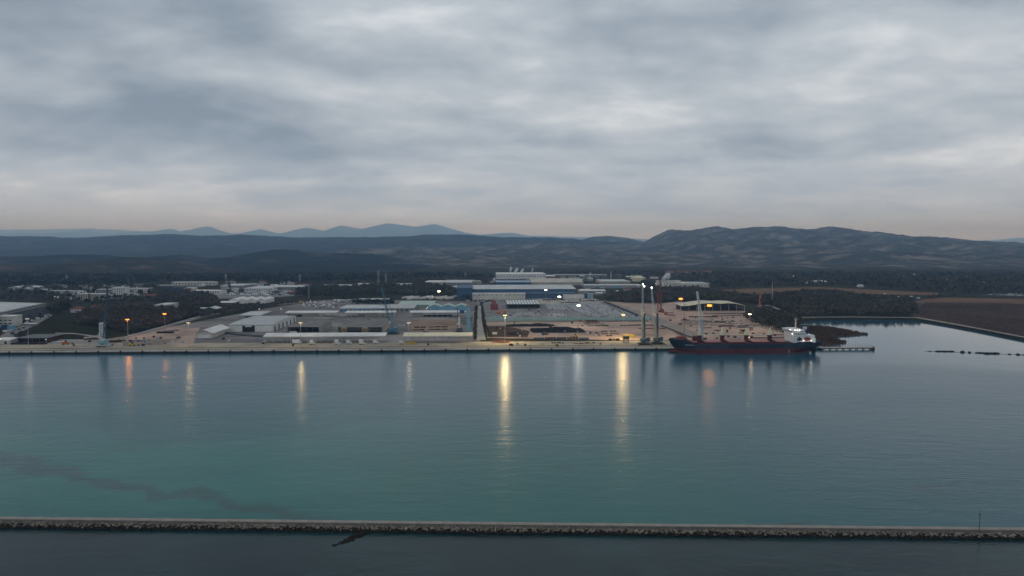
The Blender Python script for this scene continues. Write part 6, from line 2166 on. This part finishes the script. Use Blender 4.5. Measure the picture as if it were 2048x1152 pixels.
rs = np.random.default_rng(3)
PROTO = {}
for kind, mm in (('brown', leaf_brown), ('green', leaf_green), ('grey', leaf_grey), ('ever', leaf_ever), ('dark', leaf_dark)):
    PROTO[kind] = []
    for v in range(4):
        if kind in ('ever', 'dark') and v % 2:
            c = conifer_quads(2.6, 10, 70, 1.3, rs)
            c2 = conifer_quads(2.8, 10, 26, 2.1, rs)
        else:
            c = crown_quads(3.6, 2.2, 8.6, 90, .75, rs)
            c2 = crown_quads(3.8, 1.8, 8.6, 30, 1.25, rs)
        cm_ = bpy.data.meshes.new('crown')
        cm_.from_pydata([tuple(x) for x in c[0]], [], c[1]); cm_.materials.append(mm); cm_.update()
        tm_ = trunk_mesh(8.5, .28, rs).mesh('trunk', trunkm)
        PROTO[kind].append((cm_, tm_, c2))

# zones: pixel polygon, metres between trees, height range, kinds, label noun
ZONES = [
    ([(150, 650), (165, 630), (230, 622), (300, 618), (400, 626), (395, 632), (330, 652), (262, 668), (240, 666), (200, 652)], 5.0, (7, 12), ['brown', 'brown', 'grey', 'brown'], 'scrub left of the slanting road', 'scrub'),
    ([(400, 636), (430, 630), (520, 611.5), (520, 610), (470, 616), (432, 628), (398, 632)], 4.5, (5, 8), ['brown', 'grey'], 'hedge line beside the slanting road', 'scrub'),
    ([(405, 645), (440, 634), (520, 617), (560, 611), (600, 606), (580, 607), (520, 613), (440, 631)], 5.0, (4, 7), ['brown', 'grey'], 'hedge line inside the slanting road', 'scrub'),
    ([(92, 628), (120, 615), (138, 612), (138, 622), (110, 627)], 7, (7, 13), ['ever', 'dark', 'green'], 'grove left of the white house', 'grove'),
    ([(0, 603), (0, 578), (150, 574), (330, 572), (345, 585), (300, 604), (230, 614), (140, 610), (90, 604)], 11, (7, 12), ['brown', 'green', 'grey', 'ever'], 'town gardens', 'grove'),
    ([(296, 604), (345, 588), (380, 585), (430, 597), (440, 612), (400, 617), (345, 615), (335, 604)], 7, (8, 12), ['brown', 'brown', 'grey'], 'thicket behind the long green shed', 'thicket'),
    ([(592, 594), (600, 578), (640, 576), (735, 574), (848, 573), (905, 578), (913, 590), (830, 591), (760, 589), (650, 592)], 8.5, (9, 14), ['green', 'grey', 'green', 'brown'], 'mid woods behind the sheds', 'wood'),
    ([(700, 608.5), (712, 606.5), (780, 606.5), (790, 609.5)], 5, (7, 10), ['ever', 'dark'], 'dark hedge before the pale blue long building', 'hedge'),
    ([(947, 682), (948, 650), (950, 615), (955, 612), (954, 650), (953, 682)], 3.4, (2.6, 4.0), ['ever', 'green'], 'western hedge of the gravel road', 'hedge'),
    ([(972, 676), (966, 650), (962, 618), (966, 614), (972, 650), (984, 676)], 4.2, (2.8, 4.5), ['ever', 'brown'], 'eastern hedge of the gravel road', 'hedge'),
    ([(1214, 603), (1222, 592), (1300, 579), (1395, 581), (1480, 594), (1540, 602), (1535, 610), (1490, 606), (1400, 602.5), (1345, 603), (1300, 607), (1250, 606)], 7.5, (9, 13), ['brown', 'grey', 'brown', 'green'], 'right woods behind the steel yard', 'wood'),
    ([(1490, 604), (1560, 592), (1640, 585), (1740, 596), (1810, 603), (1830, 612), (1838, 633), (1700, 632.4), (1600, 633), (1575, 624), (1530, 612)], 8.0, (8, 13), ['grey', 'green', 'brown', 'grey'], 'right woods by the inlet', 'wood'),
    ([(1488, 636), (1505, 628), (1560, 628), (1598, 640), (1603, 652), (1606, 668), (1585, 674), (1560, 664), (1510, 650)], 6.2, (7, 11), ['green', 'grey', 'green', 'brown'], 'scrub slope behind the ship bridge', 'scrub'),
    ([(1350, 560), (1420, 552), (1600, 552), (1800, 556), (2120, 560), (2120, 588), (1960, 590), (1880, 585), (1700, 572), (1500, 574), (1420, 578), (1425, 566)], 15, (9, 14), ['grey', 'green', 'brown', 'grey', 'dark'], 'far plain', 'wood'),
    ([(1330, 551), (1400, 548), (2150, 548), (2150, 556), (1800, 555), (1500, 551)], 17, (9, 13), ['dark', 'dark', 'grey'], 'dark wood line under the right hill', 'wood'),
    ([(-80, 576), (-80, 552), (430, 552), (900, 549), (985, 552), (985, 560), (850, 560), (640, 567), (440, 564), (340, 564), (150, 574)], 13, (9, 14), ['dark', 'dark', 'ever', 'dark', 'grey'], 'dark conifer wood under the left hills', 'wood'),
    ([(560, 570), (640, 566), (845, 560), (985, 558), (985, 568), (940, 562), (850, 564), (640, 570)], 12, (8, 12), ['grey', 'brown'], 'bare trees before the conifers', 'wood'),
    ([(1095, 552), (1095, 547), (1330, 545), (1330, 553), (1300, 556), (1220, 549)], 14, (8, 12), ['dark', 'grey', 'dark'], 'dark wood behind the works', 'wood'),
    ([(1990, 500 + 88), (1860, 600), (1850, 596), (1900, 590), (2100, 592), (2100, 598)], 14, (6, 9), ['brown', 'grey', 'green'], 'edge of the reed plain', 'scrub'),
    ([(20, 672), (60, 684), (60, 676), (40, 668)], 7, (3, 5), ['green', 'grey'], 'grass edge by the rusty steel shed', 'scrub'),
    ([(1282, 565), (1306, 563), (1308, 571), (1290, 574)], 9, (7, 9), ['grey', 'green'], 'dark grove between the dome and the mill', 'grove'),
]
trs = []
random.seed(99)
for zi, (poly, sp_, hr_, kinds, noun, nn) in enumerate(ZONES):
    wp = [(W(x, y).x, W(x, y).y) for x, y in poly]
    x0, x1 = min(p[0] for p in wp), max(p[0] for p in wp)
    y0, y1 = min(p[1] for p in wp), max(p[1] for p in wp)
    yy = y0
    while yy < y1:
        xx = x0
        while xx < x1:
            x_, y_ = xx + random.uniform(-.48, .48) * sp_, yy + random.uniform(-.48, .48) * sp_
            if inpoly(x_, y_, wp):
                nz_ = mnoise.noise(Vector((x_ * .02, y_ * .02, zi)))
                gap = .03 if zi != 4 else .62
                if random.random() > gap and nz_ > -.62:
                    ki = kinds[min(len(kinds) - 1, max(0, int((nz_ + .45) / .9 * len(kinds) + random.uniform(-.7, .7))))]
                    trs.append((y_ + abs(x_) * .3, x_, y_, random.uniform(*hr_) * (1 + .25 * nz_), ki, zi))
            xx += sp_
        yy += sp_
# keep trees off the buildings
foot = []
bpy.context.view_layer.update()
for o in list(COL.objects):
    if o.parent is None and o.type == 'EMPTY' and o.get('category') in ('warehouse', 'factory', 'building', 'house', 'block of flats', 'hut', 'canopy', 'hangar', 'tank', 'wall'):
        for c in o.children:
            if c.name.split('.')[0] in ('wall', 'roof', 'drum'):
                bb = [o.matrix_basis @ Vector(v) for v in c.bound_box]
                xs_ = [v.x for v in bb]; ys_ = [v.y for v in bb]
                foot.append((min(xs_) - 1.5, max(xs_) + 1.5, min(ys_) - 9, max(ys_) + 1.5))
FT = np.array(foot)


def blocked(x_, y_):
    return bool(np.any((FT[:, 0] < x_) & (x_ < FT[:, 1]) & (FT[:, 2] < y_) & (y_ < FT[:, 3])))


trs = [q for q in trs if not blocked(q[1], q[2])]
trs.sort()
LAB = {'brown': 'bare brown tree', 'green': 'olive green tree', 'grey': 'grey-green budding tree', 'ever': 'dark evergreen', 'dark': 'dark conifer'}
forest = {k_: ([], [], [0]) for k_ in PROTO}
# the nearest ones as trees of their own
for i, (_, x_, y_, h_, ki, zi) in enumerate(trs):
    pv = PROTO[ki][random.randrange(4)]
    s = h_ / 8.6
    if i < 290:
        t = thing('tree', '%s in the %s' % (LAB[ki], ZONES[zi][4]), 'tree', (x_, y_, GZ), random.uniform(0, 6.28), '%s trees, %s' % (ki, ZONES[zi][4]))
        t.scale = (s, s, s * random.uniform(.9, 1.15))
        link('trunk', pv[1], t)
        link('crown', pv[0], t)
    else:
        vs_, fs, off = forest[ki]
        cv_, cf = pv[2]
        a_ = random.uniform(0, 6.28)
        ca, sa = math.cos(a_) * s, math.sin(a_) * s
        M_ = np.array([[ca, sa, 0], [-sa, ca, 0], [0, 0, s * random.uniform(.85, 1.2)]])
        vs_.append(cv_ @ M_ + np.array([x_, y_, GZ]))
        fs.append(len(cv_))
for ki, (vs_, fs, off) in forest.items():
    if not vs_:
        continue
    co = np.concatenate(vs_)
    nf = len(co) // 4
    me = bpy.data.meshes.new('wood')
    me.vertices.add(len(co))
    me.vertices.foreach_set('co', co.ravel())
    me.loops.add(nf * 4)
    me.loops.foreach_set('vertex_index', np.arange(nf * 4))
    me.polygons.add(nf)
    me.polygons.foreach_set('loop_start', np.arange(0, nf * 4, 4))
    me.update()
    me.validate()
    me.materials.append({'brown': leaf_brown, 'green': leaf_green, 'grey': leaf_grey, 'ever': leaf_ever, 'dark': leaf_dark}[ki])
    o = bpy.data.objects.new('wood', me)
    COL.objects.link(o)
    tag(o, {'brown': 'far mass of bare brown trees over the plain', 'green': 'far mass of olive green trees over the plain', 'grey': 'far mass of grey-green budding trees over the plain',
            'ever': 'far scattered dark evergreens', 'dark': 'far mass of dark conifers below the hills'}[ki], 'wood', kind='stuff')
print('trees', len(trs), 'cars', len(slots))
# the dark spruce standing out before the pale warehouse
for (px, py, h_, lb) in ((459, 580, 21, 'tall dark spruce before the pale grey warehouse'), (684, 604, 13, 'round dark evergreen by the hedge, smaller'), (705, 603, 14, 'round dark evergreen by the hedge, taller'), (927, 600, 11, 'fresh green round tree at the blue end block')):
    p = W(px, py)
    ki, v = ('green', 0) if 'fresh' in lb else ('ever', 1 if 'spruce' in lb else 0)
    t = thing('tree', lb, 'tree', p, 0)
    t.scale = (h_ / 8.6,) * 3
    link('trunk', PROTO[ki][v][1], t)
    link('crown', PROTO[ki][v][0], t)

rp_ = [(W(x, y).x, W(x, y).y) for x, y in [(1850, 636), (1830, 622), (1850, 606), (1900, 606), (2060, 610), (2080, 680), (1960, 656), (1905, 645)]]
random.seed(8)
tufts('scrub_cover', rp_, 9000, .8, 2.2, mat('heath', (0.135, 0.092, 0.075), .95, .35, .008, col2=(.085, .066, .058), rand=.4), 'purple-brown scrub cover of the plain beyond the inlet', 'scrub', GZ, 3.2)
# power pylons on the plain
for i, (px, py, hp, lb) in enumerate(((757, 567, 26, 'lattice power pylon in the mid woods'), (772, 568, 22, 'smaller lattice power pylon in the mid woods'), (600, 566, 18, 'grey power pylon before the conifers'), (452, 563, 16, 'grey power pylon above the long cream warehouse'),
                                     (134, 566, 17, 'pale power pylon before the left hill'), (931, 559, 14, 'short power pylon above the white office'), (1544, 604, 40, 'tall grey mast rising from the right woods'), (618, 597, 28, 'thin mast beside the dark tree clump'))):
    p = W(px, py)
    m_ = MPP(p)
    t = thing('power_pylon', lb, 'pylon', p, A)
    h_ = hp * m_
    slim = 'mast' in lb
    MB().lattice((0, 0, 0), (0, 0, h_), .8 if slim else 6, .4 if slim else .9, .35, .25, 10).build('tower', galv, t)
    if not slim:
        for k in range(3):
            MB().bar((-6 + k, 0, h_ * (.72 + .1 * k)), (6 - k, 0, h_ * (.72 + .1 * k)), .5).build('cross_arm', galv, t)

# ================================================================== steam
def steam(label, px, py, wpx, hpx, lean, seed, dens):
    m = bpy.data.materials.get('steam')
    if not m:
        m = bpy.data.materials.new('steam')
        m.use_nodes = True
        nt = m.node_tree
        nt.nodes.clear()
        o_ = nt.nodes.new('ShaderNodeOutputMaterial')
        v_ = nt.nodes.new('ShaderNodeVolumePrincipled')
        v_.inputs['Color'].default_value = (.95, .96, .98, 1)
        v_.inputs['Density'].default_value = dens
        nt.links.new(v_.outputs[0], o_.inputs['Volume'])
    p = W(px, 560)
    m_ = MPP(p)
    d = FWD + Vector((1, 0, 0)) * ((px - 1024) / F) + UPV * ((576 - py) / F)
    b_ = Vector((0, 0, H)) + d * (p.y / d.y)
    random.seed(seed)
    mb = MB()
    for i in range(9):
        t_ = i / 8
        c = Vector((lean * t_ * wpx * m_ + random.uniform(-.12, .12) * wpx * m_, random.uniform(-2, 2), t_ * hpx * m_))
        r_ = (.16 + .26 * t_ * (1.2 - t_) * 2) * wpx * m_ * random.uniform(.75, 1.2)
        mb.ico(c, r_, r_, r_ * .95, .2)
    me = mb.mesh('steam_plume', m)
    bm = bmesh.new()
    bm.from_mesh(me)
    bmesh.ops.subdivide_edges(bm, edges=bm.edges, cuts=1, use_grid_fill=True, smooth=.6)
    bm.to_mesh(me)
    bm.free()
    o = link('steam_plume', me, None, b_)
    tag(o, label, 'steam')
    md = o.modifiers.new('merge', 'REMESH')
    md.mode = 'VOXEL'
    md.voxel_size = max(.6, wpx * m_ * .06)
    return o


steam('upright steam plume over the left end of the white mill', 1021, 545, 7, 11, .1, 1, .10)
steam('rounded steam puff over the white mill, second along', 1031, 544.5, 9, 7, .3, 2, .10)
steam('rounded steam puff over the white mill, third along', 1042, 544.5, 8, 6, .5, 3, .10)
steam('slanting steam wisp over the right end of the white mill', 1063, 545, 5, 9, .6, 4, .10)
steam('thin steam wisp on the short chimney behind the pale hall', 1180.5, 557, 5, 12, 0, 5, .10)
steam('big slanting steam plume on the lamp-lit mill', 1324, 560, 12, 12, 1.0, 6, .10)
steam('smaller steam puff beside the big plume of the lamp-lit mill', 1336, 560, 7, 13, .5, 7, .10)

# ================================================================== haze
hzm = bpy.data.materials.new('haze')
hzm.use_nodes = True
nt = hzm.node_tree
nt.nodes.clear()
ho = nt.nodes.new('ShaderNodeOutputMaterial')
hv = nt.nodes.new('ShaderNodeVolumePrincipled')
hv.inputs['Color'].default_value = (0.40, 0.66, 1.0, 1)
hv.inputs['Density'].default_value = 6.6e-5
hv.inputs['Absorption Color'].default_value = (1, 1, 1, 1)
hv.inputs['Anisotropy'].default_value = 0.6
nt.links.new(hv.outputs[0], ho.inputs['Volume'])
hb = MB().box(-62000, 62000, -3000, 46500, -3.5, 1120).build('haze', hzm)
hb['kind'] = 'stuff'
hb['label'] = 'pale blue haze in the evening air over the whole place'
hb['category'] = 'haze'
